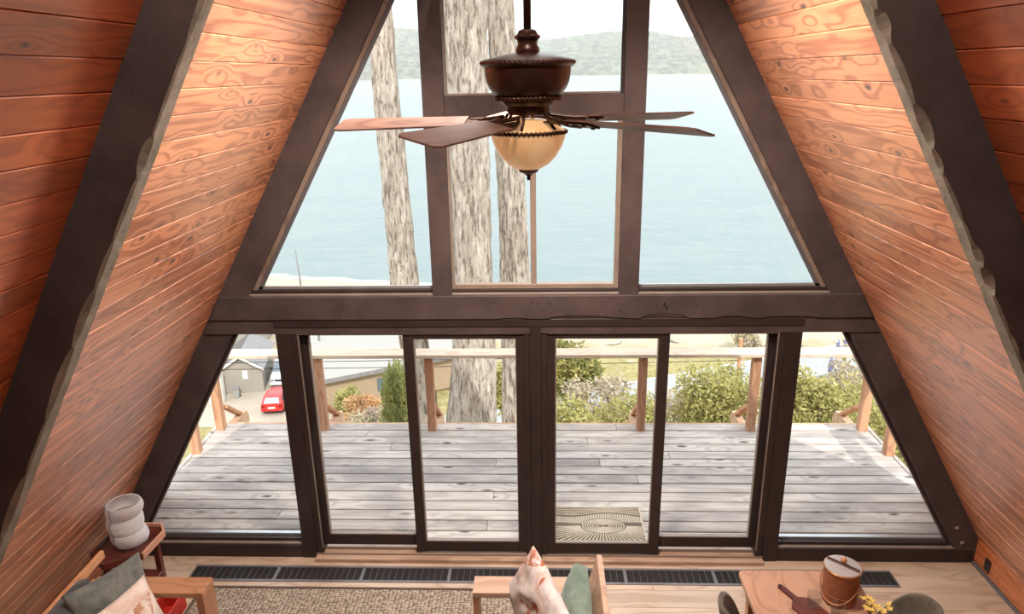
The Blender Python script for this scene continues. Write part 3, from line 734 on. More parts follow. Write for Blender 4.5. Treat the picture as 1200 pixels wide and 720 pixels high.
for q in ((-.085, .085, -.14, -.125, .0, .14), (-.085, .085, .125, .14, .0, .14), (-.085, -.07, -.125, .125, .0, .14), (.07, .085, -.125, .125, .0, .14), (-.07, .07, -.125, .125, .0, .015)):
    B().box(*q, .003).build('board', M['redpaint'], rc)

# ------------------------------------------------------------------ ceiling fan
FX, FYY = -.005, 2.65
fan = thing('ceiling_fan', 'five blade ceiling fan with amber glass bowl light', 'ceiling fan', (FX, FYY, 3.445))
Z = lambda z: z-3.445
B().tube([(0, 0, Z(3.93)), (0, 0, Z(5.97))], .0135, 16).build('downrod', M['fan_metal'], fan, True)
B().lathe([(.02, Z(5.90)), (.05, Z(5.91)), (.06, Z(5.96)), (.06, Z(5.985))], 24).build('canopy', M['fan_metal'], fan, 'auto')
B().lathe([(.040, Z(3.885)), (.043, Z(3.893)), (.040, Z(3.902)), (.034, Z(3.912)), (.036, Z(3.925)), (.046, Z(3.934)), (.046, Z(3.940)), (.036, Z(3.946)), (.030, Z(3.958)), (.018, Z(3.963))], 28).build('collar', M['fan_metal'], fan, 'auto')
hs = B().lathe([(.045, Z(3.735)), (.108, Z(3.737)), (.120, Z(3.745)), (.137, Z(3.765)), (.148, Z(3.79)), (.152, Z(3.815)), (.153, Z(3.838)), (.160, Z(3.840)), (.168, Z(3.848)), (.166, Z(3.858)), (.155, Z(3.864)), (.09, Z(3.878)), (.045, Z(3.886))], 56).build('motor_housing', M['fan_metal'], fan, 'auto')
def rope(R, r, n, z, parent):
    vs = []; fs = []; N1 = n*6; N2 = 8
    for i in range(N1):
        a = 2*math.pi*i/N1
        for k in range(N2):
            w = 2*math.pi*k/N2; rr_ = r*(1+.32*math.cos(n*a+w*1)); vs.append(((R+rr_*math.cos(w))*math.cos(a), (R+rr_*math.cos(w))*math.sin(a), z+rr_*math.sin(w)))
    for i in range(N1):
        for k in range(N2): fs.append((i*N2+k, ((i+1) % N1)*N2+k, ((i+1) % N1)*N2+(k+1) % N2, i*N2+(k+1) % N2))
    return mesh('rope_trim', vs, fs, M['fan_rope'], parent, True)
rope(.162, .0065, 60, Z(3.852), hs); rope(.112, .0070, 44, Z(3.733), hs)
B().lathe([(.050, Z(3.675)), (.070, Z(3.676)), (.078, Z(3.69)), (.080, Z(3.705)), (.092, Z(3.712)), (.100, Z(3.722)), (.104, Z(3.733)), (.06, Z(3.735))], 40).build('switch_housing', M['fan_metal'], fan, 'auto')
for k in range(28):
    a = math.radians(30)+2*math.pi*k/28
    if math.sin(a) < .5 and k % 2 == 0:
        B().box(-.002, .002, -.0005, .0015, -.010, .010, 0, T(.0795*math.cos(a), .0795*math.sin(a), Z(3.698), 0, 0, a+math.pi/2)).build('vent_slot', M['fan_rope'], fan)
M['bowl'] = None
def bowlmat():
    n = NT('amber_glass'); v = n.coord(rand=False)
    f = n.noise(v, 9, 4, .6, 1.0); c = n.mix(n.rng(f, .3, .7), lin(222, 168, 112), lin(240, 200, 150))
    n.l(c, n.b.inputs['Base Color']); n.b.inputs['Roughness'].default_value = .3
    n.l(c, n.b.inputs['Emission Color']); n.b.inputs['Emission Strength'].default_value = .42
    return n.m
M['bowl'] = bowlmat()
bw = B().lathe([(.018, Z(3.478)), (.045, Z(3.483)), (.075, Z(3.500)), (.102, Z(3.528)), (.122, Z(3.560)), (.133, Z(3.592)), (.136, Z(3.612)), (.130, Z(3.622)), (.10, Z(3.640)), (.08, Z(3.652)), (.05, Z(3.66))], 48).build('light_bowl', M['bowl'], fan, True)
rope(.136, .0065, 52, Z(3.615), fan)
B().lathe([(.004, Z(3.440)), (.008, Z(3.446)), (.006, Z(3.452)), (.012, Z(3.460)), (.020, Z(3.466)), (.032, Z(3.470)), (.038, Z(3.478)), (.030, Z(3.484))], 24).build('finial', M['fan_metal'], fan, 'auto')
for k in range(6):
    a = math.radians(20+60*k)
    B().tube([(.076*math.cos(a), .076*math.sin(a), Z(3.68)), (.09*math.cos(a), .09*math.sin(a), Z(3.66)), (.125*math.cos(a), .125*math.sin(a), Z(3.625))], .0055, 8).build('bowl_arm', M['fan_rope'], fan, True)
def blade_mesh():
    n = 22; top = []
    for i in range(n+1):
        t = i/n; x = .23+.49*t; w = .055+.018*t
        if t > .93: w *= 1-((t-.93)/.07)**2.0*.22
        top.append((x, w))
    pl = [(x, w) for x, w in top]+[(x, -w) for x, w in top[::-1]]
    k = len(pl); tk = .006
    me = bpy.data.meshes.new('blade')
    me.from_pydata([(x, y, 0) for x, y in pl]+[(x, y, tk) for x, y in pl], [], [tuple(range(k-1, -1, -1)), tuple(range(k, 2*k))]+[(i, (i+1) % k, (i+1) % k+k, i+k) for i in range(k)])
    me.update(); me.materials.append(M['blade']); return me
bme = blade_mesh()
ir = B().box(.085, .215, -.014, .014, -.006, .0, .002).box(.19, .30, -.042, .042, -.007, -.001, .002)
ir.lathe([(.012, -.012), (.016, -.008), (.016, 0)], 12, T(.225, 0, 0)); ir.lathe([(.007, -.012), (.008, -.007)], 10, T(.28, .026, 0)); ir.lathe([(.007, -.012), (.008, -.007)], 10, T(.28, -.026, 0))
ir.tube([(.09, .0, .015), (.12, .02, .006), (.17, .033, -.002), (.22, .036, -.003)], .008, 8); ir.tube([(.09, .0, .015), (.12, -.02, .006), (.17, -.033, -.002), (.22, -.036, -.003)], .008, 8)
ime = None
for k in range(5):
    a = math.radians(29+72*k)
    o = ob('blade', bme, fan); o.matrix_basis = T(0, 0, Z(3.655), 0, 0, a) @ T(rx=math.radians(-13), ry=math.radians(1.2))
    if ime is None: i_o = ir.build('blade_iron', M['fan_rope'], o); ime = i_o.data
    else: ob('blade_iron', ime, o)

# ------------------------------------------------------------------ deck and railing
DZ = -.05; DP = .156
dk = sempty('deck')
dm = {}
def deck_board(L):
    L = round(L, 3)
    if L not in dm:
        b = B().box(-L/2, L/2, -DP/2+.007, DP/2-.007, -.035, 0, .004)
        me = bpy.data.meshes.new('deck_board'); me.from_pydata(b.v, [], b.f); me.update(); me.materials.append(M['deck']); dm[L] = me
    return dm[L]
rr = random.Random(4)
y = 5.376 - DP*2 + DP/2; k = 0
cuts = {2: [1.04, -.45], 4: [], 5: [-.42], 7: [1.0], 9: [.65, -.43], 3: [-2.4], 6: [2.1], 11: [-1.6], 12: [.55], 14: [-2.9, .9]}
while y < 7.36:
    xs = [-3.72]+sorted(cuts.get(k, [rr.uniform(-3, 3)] if k % 3 == 1 else []))+[3.70]
    for a, b in zip(xs[:-1], xs[1:]):
        o = ob('deck_board', deck_board(b-a-.004), dk, ((a+b)/2, y, DZ+rr.uniform(-.0015, .0015)))
    y += DP; k += 1
DEND = y-DP/2
for x in (-3.745, 3.725): B().box(x-.022, x+.022, 5.06, DEND+.02, DZ-.25, DZ+.004, .004).build('rim_board', M['deck'], dk)
B().box(-3.745, 3.725, DEND-.005, DEND+.035, DZ-.25, DZ-.002, .004).build('rim_board', M['rail'], dk)
jb = B()
for x in np.arange(-3.4, 3.6, .62): jb.box(x-.02, x+.02, 5.08, DEND-.01, DZ-.24, DZ-.037)
jb.build('joists', M['rail'], dk)
for x in (-3.5, -1.2, 1.2, 3.5):
    for yy in (5.3, DEND-.12): B().box(x-.06, x+.06, yy-.06, yy+.06, -6.0, DZ-.24).build('support_post', M['railpost'], dk)
rl = thing('deck_railing', 'timber deck railing with bright flat cap and square posts', 'railing', (0, 7.28, DZ))
RY = 7.27-7.28
PX = [-3.66, -2.45, -1.20, .0, 1.165, 2.395, 3.63]
for x in PX: B().box(x-.046, x+.046, RY-.046, RY+.046, -.18, .925, .004).build('post', M['railpost'], rl)
B().box(-3.78, 3.76, RY-.13, RY+.075, .925, .965, .004).build('cap_rail', M['railcap'], rl)
for x in PX:   # splayed braces outside each post
    B().prism([(0, -.235), (.66, -.235), (.66, -.15), (.60, -.065), (0, -.065)], -.044, .044, T(x, RY, 0, 0, 0, math.pi/2)).build('outrigger', M['rail'], rl)
    B().box(-.042, .042, -.02, .02, 0, .52, .003, T(x, RY+.55, -.10, math.radians(52))).build('brace', M['railpost'], rl)
for s, x in ((-1, -3.70), (1, 3.675)):
    for yy in (6.73, 5.75): B().box(x-.046, x+.046, yy-7.28-.046, yy-7.28+.046, -.18, .925, .004).build('post', M['railpost'], rl)
    B().box(x-.10, x+.10, 5.12-7.28, RY-.13, .925, .965, .004).build('cap_rail', M['railcap'], rl)

# ------------------------------------------------------------------ doormat with raised hills and rays
M['mat'] = plain('doormat_rubber', lin(104, 92, 78), .85, vary=.15, nscale=20)
M['matrib'] = plain('doormat_rib', lin(206, 192, 174), .85, vary=.12, nscale=30)
mt_ = thing('doormat', 'tan doormat with raised rays and hill lines outside the sliding door', 'doormat', (.545, 5.472, DZ))
B().box(-.405, .405, -.262, .262, .001, .010, .004).build('mat_base', M['mat'], mt_)
bo = B()
for q in ((-.405, .405, .25, .262), (-.405, .405, -.262, -.25), (-.405, -.393, -.25, .25), (.393, .405, -.25, .25)): bo.box(*q, .009, .016, .002)
bo.build('border', M['matrib'], mt_)
def ribs(segs, w=.0042):
    b = B()
    for p0, p1 in segs:
        d = Vector((p1[0]-p0[0], p1[1]-p0[1])); L = d.length
        if L < .004: continue
        b.box(0, L, -w, w, .009, .0155, 0, T(p0[0], p0[1], 0, 0, 0, math.atan2(d.y, d.x)))
    return b
hill_y = lambda x: -.02+.05*math.exp(-((x-.06)/.16)**2)-.02*math.cos(x*9)
top_y = lambda x: .13+.028*math.sin(x*9+.6)
C0 = (.045, -.035)
seg = []
for i in range(-25, 26):
    x = i*.0155; y0, y1 = hill_y(x)+.012, top_y(x)-.008
    if (x-C0[0])**2/.19**2+((y0-C0[1]))**2/.10**2 > 1: seg.append(((x, y0), (x, y1)))
    else: seg.append(((x, C0[1]+.10*math.sqrt(max(0, 1-(x-C0[0])**2/.19**2))+.012), (x, y1)))
ribs(seg, .0042).build('hill_ribs', M['matrib'], mt_)
seg = []
for k in range(1, 6):
    f = k/5.5
    pts = [(x, top_y(x)+(.245-top_y(x))*f) for x in np.linspace(-.39, .39, 36)]; seg += list(zip(pts[:-1], pts[1:]))
ribs(seg, .0035).build('sky_ribs', M['matrib'], mt_)
seg = []
for k in range(8):
    a_, b_ = .185-.022*k, .098-.0115*k
    pts = [(C0[0]+a_*math.cos(t), C0[1]+b_*math.sin(t)) for t in np.linspace(0, 2*math.pi, 44)]; seg += list(zip(pts[:-1], pts[1:]))
ribs(seg, .0038).build('sun_rings', M['matrib'], mt_)
seg = []
for k in range(34):
    t = math.pi*(1.02+.96*k/33); dx, dy = math.cos(t), math.sin(t)
    p0 = (C0[0]+.205*dx, C0[1]+.112*dy); L = 1.2
    # clip the ray at the mat border
    ex = (.39-C0[0])/dx if dx > 1e-6 else ((-.39-C0[0])/dx if dx < -1e-6 else 9); dy2 = dy*.62
    ey = (-.248-C0[1])/dy2 if dy2 < -1e-6 else 9
    L = min(ex, ey); p1 = (C0[0]+dx*L, C0[1]+dy2*L)
    if (p1[0]-C0[0])**2+(p1[1]-C0[1])**2 > (p0[0]-C0[0])**2+(p0[1]-C0[1])**2: seg.append((p0, p1))
ribs(seg, .0045).build('rays', M['matrib'], mt_)

# ------------------------------------------------------------------ the ground, the lake and the far shore
PROF = [(-80, -3), (-10, -3), (4, -4.2), (8, -4.8), (16, -7.6), (30, -14.5), (44, -21.6), (50, -22.0), (88, -22.4), (94, -23.6), (99, -25.05), (125, -29)]
def ground_z(x, y):
    y2 = y if y < 60 else y + max(0, min(1, (y-60)/22))*min(14, max(-14, .22*(x+24)))
    z = np.interp(y2, [p[0] for p in PROF], [p[1] for p in PROF])
    k = 1 if y < 40 else max(.12, 1-(y-40)/8)
    return float(z) + k*.5*noise.noise(Vector((x*.11, y*.11, 3)))
def ground():
    xs = np.concatenate([np.linspace(-160, -50, 12), np.linspace(-48, 48, 97), np.linspace(50, 160, 12)]); ys = np.concatenate([np.linspace(-80, 0, 9), np.linspace(1, 125, 125)])
    vs = [(x, y, ground_z(x, y)) for y in ys for x in xs]; nx = len(xs)
    fs = [(j*nx+i, j*nx+i+1, (j+1)*nx+i+1, (j+1)*nx+i) for j in range(len(ys)-1) for i in range(nx-1)]
    n = NT('ground_cover'); v = n.coord(rand=False); tc = n.n('ShaderNodeTexCoord'); sp = n.n('ShaderNodeSeparateXYZ'); n.l(tc.outputs['Object'], sp.inputs[0])
    f = n.noise(v, .35, 6, .65); g = n.noise(v, 2.2, 6, .7)
    grass = n.mix(n.rng(g, .35, .65), lin(122, 114, 74), lin(158, 146, 106))
    sand = n.mix(n.rng(g, .3, .7), lin(176, 165, 150), lin(154, 142, 126))
    yy = n.math('ADD', sp.outputs['Y'], n.math('MULTIPLY', f, 14))
    c = n.mix(n.rng(yy, 70, 76), grass, sand)
    c = n.mix(n.rng(n.noise(v, .16, 4, .6), .56, .66), c, sand)
    n.l(c, n.b.inputs['Base Color']); n.b.inputs['Roughness'].default_value = .95; n.b.inputs['Specular IOR Level'].default_value = .1
    n.bump(g, .6, .1)
    return struct(mesh('ground', vs, fs, n.m, None, True))
ground()
def watermat():
    n = NT('lake_water'); v = n.coord((.16, .42, 1), rand=False)
    a = n.noise(v, 1, 5, .62, .3); b_ = n.noise(n.coord((.03, .09, 1), rand=False), 1, 4, .6)
    v3 = n.coord((.9, 2.2, 1), rand=False)
    h = n.math('ADD', n.math('ADD', a, n.math('MULTIPLY', n.noise(v3, 1, 3, .6), .3)), n.math('MULTIPLY', b_, .8))
    c = n.mix(n.rng(n.math('ADD', n.math('MULTIPLY', a, .6), n.math('MULTIPLY', b_, .4)), .40, .60), (.140, .184, .190, 1), (.172, .204, .208, 1))
    tc = n.n('ShaderNodeTexCoord'); sp = n.n('ShaderNodeSeparateXYZ'); n.l(tc.outputs['Object'], sp.inputs[0])
    foam = n.math('MULTIPLY', n.rng(n.math('ADD', n.math('MULTIPLY_ADD', sp.outputs['X'], .22, sp.outputs['Y']), n.math('MULTIPLY', n.noise(n.coord((.12, .5, 1), rand=False), 1, 4, .6), 7)), 99.2, 97.4), 1.0)
    c = n.mix(foam, c, lin(226, 220, 206))
    n.l(c, n.b.inputs['Base Color']); n.b.inputs['Roughness'].default_value = .35; n.b.inputs['Specular IOR Level'].default_value = .12
    n.bump(h, .8, .35); return n.m
struct(mesh('lake', [(-6000, 78, -25), (6000, 78, -25), (6000, 5600, -25), (-6000, 5600, -25)], [(0, 1, 2, 3)], watermat()))
def far_hill():
    xs = np.linspace(-3200, 3200, 420); prof = [(-3200, 230), (-1500, 330), (-960, 318), (-700, 300), (-350, 220), (100, 225), (300, 250), (500, 268), (800, 262), (1000, 222), (1500, 250), (3200, 200)]
    rows = 46; vs = []; nx = len(xs)
    for j in range(rows):
        t = j/(rows-1)
        for i, x in enumerate(xs):
            top = float(np.interp(x, [p[0] for p in prof], [p[1] for p in prof]))
            y = 4440+900*t+60*noise.noise(Vector((x*.004, 1, 0)))*(1-t)
            p = t**.72
            h = (top+25)*p
            r_ = 34*noise.noise(Vector((x*.006, t*4, 5)))*math.sin(math.pi*min(1, t*1.3))*(1 if t < .8 else .4)
            tr = (8*noise.noise(Vector((x*.05, t*40, 0)))+7*noise.noise(Vector((x*.11, t*70, 4))))*min(1, t*8)
            vs.append((x, y, -26+h+r_+tr))
    fs = [(j*nx+i, j*nx+i+1, (j+1)*nx+i+1, (j+1)*nx+i) for j in range(rows-1) for i in range(nx-1)]
    n = NT('far_forest'); v = n.coord(rand=False)
    a = n.noise(v, .022, 7, .75); b_ = n.noise(v, .004, 3, .6)
    c = n.mix(n.rng(a, .43, .58), (.010, .020, .012, 1), (.26, .27, .16, 1))
    c = n.mix(n.rng(b_, .4, .7, 0, .5), c, (.16, .17, .10, 1))
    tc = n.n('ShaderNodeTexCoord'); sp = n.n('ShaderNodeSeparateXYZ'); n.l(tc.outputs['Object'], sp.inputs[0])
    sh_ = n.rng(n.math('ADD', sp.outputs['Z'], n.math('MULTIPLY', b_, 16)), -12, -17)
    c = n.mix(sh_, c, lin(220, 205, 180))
    n.l(c, n.b.inputs['Base Color']); n.b.inputs['Roughness'].default_value = 1; n.b.inputs['Specular IOR Level'].default_value = 0
    n.bump(a, 1, 30)
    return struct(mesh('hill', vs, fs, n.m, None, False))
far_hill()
# haze hanging over the lake
def haze():
    n = NT('lake_haze'); n.t.nodes.remove(n.b)
    vs_ = n.n('ShaderNodeVolumeScatter'); vs_.inputs['Color'].default_value = (.97, .985, 1, 1); vs_.inputs['Density'].default_value = HAZE; vs_.inputs['Anisotropy'].default_value = .2
    n.l(vs_.outputs[0], n.out.inputs['Volume'])
    o = B().box(-3300, 3300, 150, 5500, -24.9, 420).build('haze', n.m); o['kind'] = 'stuff'; return tag(o, 'thin pale haze hanging over the lake', 'haze')
HAZE = .00014
haze()

# ------------------------------------------------------------------ pine trunks
def barkmat():
    n = NT('pine_bark')
    f = n.noise(n.coord((1, 1, .20)), 17, 6, .72, .25); g = n.noise(n.coord((1, 1, .45)), 60, 4, .7); w = n.noise(n.coord((1, 1, .3)), 2.2, 3, .5)
    c = n.mix(n.rng(w, .35, .65), lin(188, 175, 165), lin(218, 208, 198))
    c = n.mix(n.rng(g, .38, .66, 0, .5), c, lin(160, 144, 133))
    c = n.mix(n.rng(f, .40, .51, .85, 0), c, lin(112, 96, 86))
    n.l(c, n.b.inputs['Base Color']); n.b.inputs['Roughness'].default_value = .95; n.b.inputs['Specular IOR Level'].default_value = .1
    n.bump(n.math('ADD', n.rng(f, .34, .6), n.math('MULTIPLY', g, .35)), .8, .04); return n.m
M['bark'] = barkmat()
def trunk(label, axis, rad, seed, flare=.15):
    na, nz = 72, 300; vs = []; zs = np.linspace(axis[0][2], axis[-1][2], nz)
    for j, z in enumerate(zs):
        cx = np.interp(z, [a[2] for a in axis], [a[0] for a in axis]); cy = np.interp(z, [a[2] for a in axis], [a[1] for a in axis])
        R_ = np.interp(z, [r_[0] for r_ in rad], [r_[1] for r_ in rad])
        cx += .05*noise.noise(Vector((z*.3, seed, 0)))
        for i in range(na):
            a = 2*math.pi*i/na; ux, uy = math.cos(a), math.sin(a)
            q = Vector((ux*R_*6+seed, uy*R_*6, z*1.3)); q2 = Vector((ux*R_*14+seed, uy*R_*14, z*3.2))
            d = .05*noise.noise(Vector((ux*1.5+seed, uy*1.5, z*.5)))
            f1 = 1-abs(noise.noise(q))*2.4; f2 = noise.noise(q2)
            rr_ = R_*(1+d)-.045*max(0, f1)**2+.018*f2
            vs.append((cx+ux*rr_, cy+uy*rr_, z))
    fs = [(j*na+i, j*na+(i+1) % na, (j+1)*na+(i+1) % na, (j+1)*na+i) for j in range(nz-1) for i in range(na)]
    fs += [tuple(range(na-1, -1, -1)), tuple(range((nz-1)*na, nz*na))]
    base = Vector(axis[0])
    t = thing('pine_tree', label, 'tree', base)
    mesh('trunk', [Vector(v)-base for v in vs], fs, M['bark'], t, True)
    return t
# left leaning trunk, thick middle trunk, slimmer trunk close behind it
def gz(x, y): return ground_z(x, y)-.15
t1 = trunk('slim pale pine trunk leaning beside the thick trunk', [(-2.20, 13, gz(-2.2, 13)), (-2.29, 13, -2.98), (-2.54, 13, -.02), (-2.67, 13, 3.65), (-2.72, 13, 5.6), (-2.8, 13, 13)], [(-8, .34), (-3, .285), (0, .275), (3.65, .235), (13, .16)], 2.3)
t2 = trunk('thickest pine trunk with deep bark furrows behind the railing', [(-1.38, 13, gz(-1.4, 13)), (-1.37, 13, -2.84), (-1.225, 13, -.03), (-1.21, 13, 5), (-1.25, 13, 14)], [(-8, .62), (-4.5, .57), (-2.84, .525), (-1.6, .44), (-.03, .375), (5, .385), (14, .28)], 7.9)
t3 = trunk('slender pine trunk standing close behind the thick trunk', [(-.50, 14.2, gz(-.5, 14.2)), (-.47, 14.2, -2.8), (-.47, 14.2, -.3), (-.66, 14.2, 5.2), (-.85, 14.2, 14)], [(-8, .36), (-2.8, .33), (-.3, .31), (5.2, .25), (14, .18)], 5.1)

# ------------------------------------------------------------------ shrubs
def leafmat(name, a, b_, c=None):
    n = NT(name); v = n.coord(rand=False)
    f = n.noise(v, 7, 5, .75); g = n.noise(v, 1.6, 3, .6)
    col = n.mix(n.rng(f, .35, .65), a, b_)
    if c: col = n.mix(n.rng(g, .5, .62, 0, .85), col, c)
    n.l(col, n.b.inputs['Base Color']); n.b.inputs['Roughness'].default_value = .6; n.b.inputs['Specular IOR Level'].default_value = .25
    n.b.inputs['Subsurface Weight'].default_value = 0
    tl = n.n('ShaderNodeBsdfTranslucent'); n.l(col, tl.inputs[0]); mx = n.n('ShaderNodeMixShader'); mx.inputs[0].default_value = .3
    n.l(n.b.outputs[0], mx.inputs[1]); n.l(tl.outputs[0], mx.inputs[2]); n.l(mx.outputs[0], n.out.inputs[0]); return n.m
M['leaf_y'] = leafmat('yellow_green_leaf', lin(128, 123, 66), lin(196, 188, 128), lin(162, 158, 98))
M['leaf_g'] = leafmat('mid_green_leaf', lin(92, 98, 56), lin(158, 154, 96), lin(176, 160, 96))
M['leaf_p'] = leafmat('pine_green_leaf', lin(100, 112, 66), lin(166, 164, 104))
M['leaf_o'] = leafmat('orange_leaf', lin(180, 132, 92), lin(206, 170, 130), lin(160, 140, 96))
M['leaf_d'] = leafmat('dry_grey_leaf', lin(150, 134, 116), lin(206, 192, 176), lin(178, 170, 120))
M['twig'] = plain('twig', lin(150, 126, 108), .9, vary=.2)
def foliage(name, blobs, n, leaf, mt, parent, asp=2.2, seed=0, upright=0):
    g = np.random.default_rng(seed); pts = []
    vol = np.array([b[3]*b[4]*b[5] for b in blobs])**.67; cnt = (n*vol/vol.sum()).astype(int)+1
    for (cx, cy, cz, rx, ry, rz), k in zip(blobs, cnt):
        d = g.normal(size=(k, 3)); d /= np.linalg.norm(d, axis=1)[:, None]; r_ = .45+.6*g.random(k)**.55
        r_ *= 1+.18*np.sin(d[:, 0]*7+seed)*np.cos(d[:, 2]*6)
        pts.append(np.c_[cx+d[:, 0]*rx*r_, cy+d[:, 1]*ry*r_, cz+d[:, 2]*rz*r_])
    p = np.concatenate(pts); k = len(p)
    a = g.normal(size=(k, 3)); a[:, 2] = a[:, 2]*.8+.4+upright; a /= np.linalg.norm(a, axis=1)[:, None]
    b_ = np.cross(a, g.normal(size=(k, 3))); b_ /= np.linalg.norm(b_, axis=1)[:, None]
    s = leaf*(.6+.8*g.random(k))[:, None]
    v = np.stack([p, p+a*s*.5+b_*s/asp*.5, p+a*s, p+a*s*.5-b_*s/asp*.5], 1).reshape(-1, 3)
    me = bpy.data.meshes.new(name); me.vertices.add(4*k); me.vertices.foreach_set('co', v.ravel())
    me.loops.add(4*k); me.loops.foreach_set('vertex_index', np.arange(4*k)); me.polygons.add(k)
    me.polygons.foreach_set('loop_start', np.arange(0, 4*k, 4)); me.polygons.foreach_set('loop_total', np.full(k, 4)); me.update(calc_edges=True)
    me.materials.append(mt); return ob(name, me, parent)
def shrub(label, x, y, ztop, rx, ry, h, mt, n=5000, leaf=.11, seed=0, name='shrub', group=None, nb=7, upright=0, asp=2.2):
    zb = ground_z(x, y)-.1; t = thing(name, label, 'shrub', (x, y, zb), 0, group); r_ = random.Random(seed)
    top = ztop-zb; zc = top-h/2
    blobs = [(0, 0, zc, rx*.7, ry*.7, h*.42)]
    for k in range(nb):
        a = 6.28*k/nb+r_.uniform(-.3, .3); d = r_.uniform(.35, .75)
        blobs.append((rx*d*math.cos(a), ry*d*math.sin(a), zc+h*r_.uniform(-.28, .26), rx*r_.uniform(.28, .45), ry*r_.uniform(.28, .45), h*r_.uniform(.2, .32)))
    foliage('foliage', blobs, n, leaf, mt, t, seed=seed+1, upright=upright, asp=asp)
    for k in range(5):
        a = r_.uniform(0, 6.28); q = .55
        B().tube([(.05*math.cos(a), .05*math.sin(a), 0), (rx*.25*math.cos(a), ry*.25*math.sin(a), zc*.6), (rx*q*math.cos(a), ry*q*math.sin(a), zc+h*.25)], [.03, .022, .008], 6).build('stem', M['twig'], t, True)
    return t
shrub('dense round green shrub beside the road bend', 1.40, 30, -7.55, 1.60, 1.28, 3.2, M['leaf_g'], n=6000, leaf=.24, seed=3)
shrub('dry grey twiggy shrub between green shrubs', 1.52, 17, -3.66, 0.97, 0.78, 1.6, M['leaf_d'], n=1800, leaf=.13, seed=5)
shrub('low yellow green shrub by the thick pine trunk', 0.68, 14, -2.78, 0.89, 0.71, 1.8, M['leaf_y'], n=6000, leaf=.10, seed=8)
shrub('yellow green shrub behind the railing opposite the doormat', 2.03, 15, -3.10, 0.86, 0.69, 2, M['leaf_y'], n=6000, leaf=.10, seed=12)
shrub('big rounded yellow green shrub below the road', 4.40, 16, -2.96, 1.32, 1.06, 2.6, M['leaf_y'], n=11000, leaf=.11, seed=15)
shrub('loose pale shrub among the yellow green ones', 3.71, 18, -4.41, 0.92, 0.73, 2.2, M['leaf_d'], n=2600, leaf=.12, seed=18)
shrub('wide leafy shrub beside the last railing post', 6.22, 15, -2.58, 1.24, 0.99, 2.8, M['leaf_y'], n=11000, leaf=.11, seed=21)
shrub('tall loose shrub with pale twigs above the wide leafy one', 7.95, 17, -3.02, 0.86, 0.69, 2.4, M['leaf_d'], n=2600, leaf=.13, seed=24)
shrub('green shrub filling the slope past the deck corner', 6.62, 12, -1.72, 0.99, 0.79, 3, M['leaf_y'], n=9000, leaf=.10, seed=27)
shrub('yellow green shrub glimpsed behind the slender pine', -1.06, 26, -6.70, 0.99, 0.79, 3, M['leaf_y'], n=4000, leaf=.2, seed=30)
shrub('shrub growing against the deck edge nearest the dining side', 4.27, 7, -0.49, 0.27, 0.21, 1.6, M['leaf_y'], n=3000, leaf=.08, seed=33)
shrub('shrub growing against the deck edge nearest the sofa side', -4.16, 7, -0.53, 0.27, 0.21, 1.6, M['leaf_y'], n=3000, leaf=.08, seed=36)
shrub('upright bright green juniper beside the slim leaning pine', -3.82, 18, -3.46, 0.71, 0.57, 3.4, M['leaf_p'], n=9000, leaf=.22, seed=39, upright=1.6, asp=7)
shrub('orange flowered hedge below the flat roofed house', -8.24, 30, -10.32, 1.34, 1.07, 1.8, M['leaf_o'], n=5000, leaf=.16, seed=42)
shrub('small pale green shrub by the house wall', -10.08, 34, -11.81, 0.95, 0.76, 1.6, M['leaf_y'], n=3000, leaf=.17, seed=45)
shrub('bare pinkish shrub below the orange hedge', -6.42, 24, -8.20, 1.07, 0.85, 1.4, M['leaf_d'], n=2200, leaf=.14, seed=48)
shrub('round dry brown bush on the sand beyond the road', 19.70, 64, -19.72, 1.38, 1.11, 2.2, M['leaf_d'], n=1500, leaf=.3, seed=51)
# blue flower spikes
M['blue'] = plain('blue_flower', lin(104, 116, 176), .8, vary=.2, nscale=20, bump=.6, bscale=40)
for x, y_, zt, lab in ((10.64, 24, -5.38, 'blue flower spike, one of a close pair above the road'), (10.90, 24, -5.31, 'blue flower spike, one of a close pair above the road'), (9.61, 22, -5.21, 'blue flower spike standing alone below the pair')):
    zb = ground_z(x, y_)-.1
    t = thing('flower_spike', lab, 'flower', (x, y_, zb), 0, 'blue flower spikes'); H_ = zt-zb
    B().tube([(.05, 0, 0), (0, 0, H_-.5)], [.025, .012], 6).build('stem', M['stem'], t, True)
    B().lathe([(.02, H_-.62), (.065, H_-.55), (.075, H_-.35), (.05, H_-.12), (.01, H_)], 14, None, lambda a, j: 1+.15*math.cos(5*a+j*2)).build('flowers', M['blue'], t)
    foliage('leaves', [(0, 0, H_*.35, .12, .12, H_*.3)], 90, .14, M['leaf_d'], t, asp=6, seed=int(x*100), upright=.6)

# ------------------------------------------------------------------ road, yard, buildings and cars down by the shore
M['asphalt'] = plain('asphalt', lin(150, 150, 150), .9, vary=.08, nscale=1.5)
M['paint'] = plain('road_paint', lin(226, 222, 212), .8, vary=.05)
M['concrete'] = plain('yard_concrete', lin(166, 154, 140), .9, vary=.1, nscale=.6)
ra, rb = Vector((-20, 45.4, 0)), Vector((60, 78.6, 0)); rd = (rb-ra).normalized(); rn = Vector((rd.y, -rd.x, 0))
rs = sempty('road')
def strip(o0, o1, z0, z1, nm, mt):
    vs = []; fs = []; n = 40
    for i in range(n+1):
        p = ra+(rb-ra)*(i/n)
        for o_, z in ((o0, z0), (o0, z1), (o1, z1), (o1, z0)): q = p+rn*o_; vs.append((q.x, q.y, z))
    for i in range(n):
        for k in range(4): fs.append((i*4+k, (i+1)*4+k, (i+1)*4+(k+1) % 4, i*4+(k+1) % 4))
    fs += [(3, 2, 1, 0), (n*4, n*4+1, n*4+2, n*4+3)]
    o = mesh(nm, vs, fs, mt, rs)
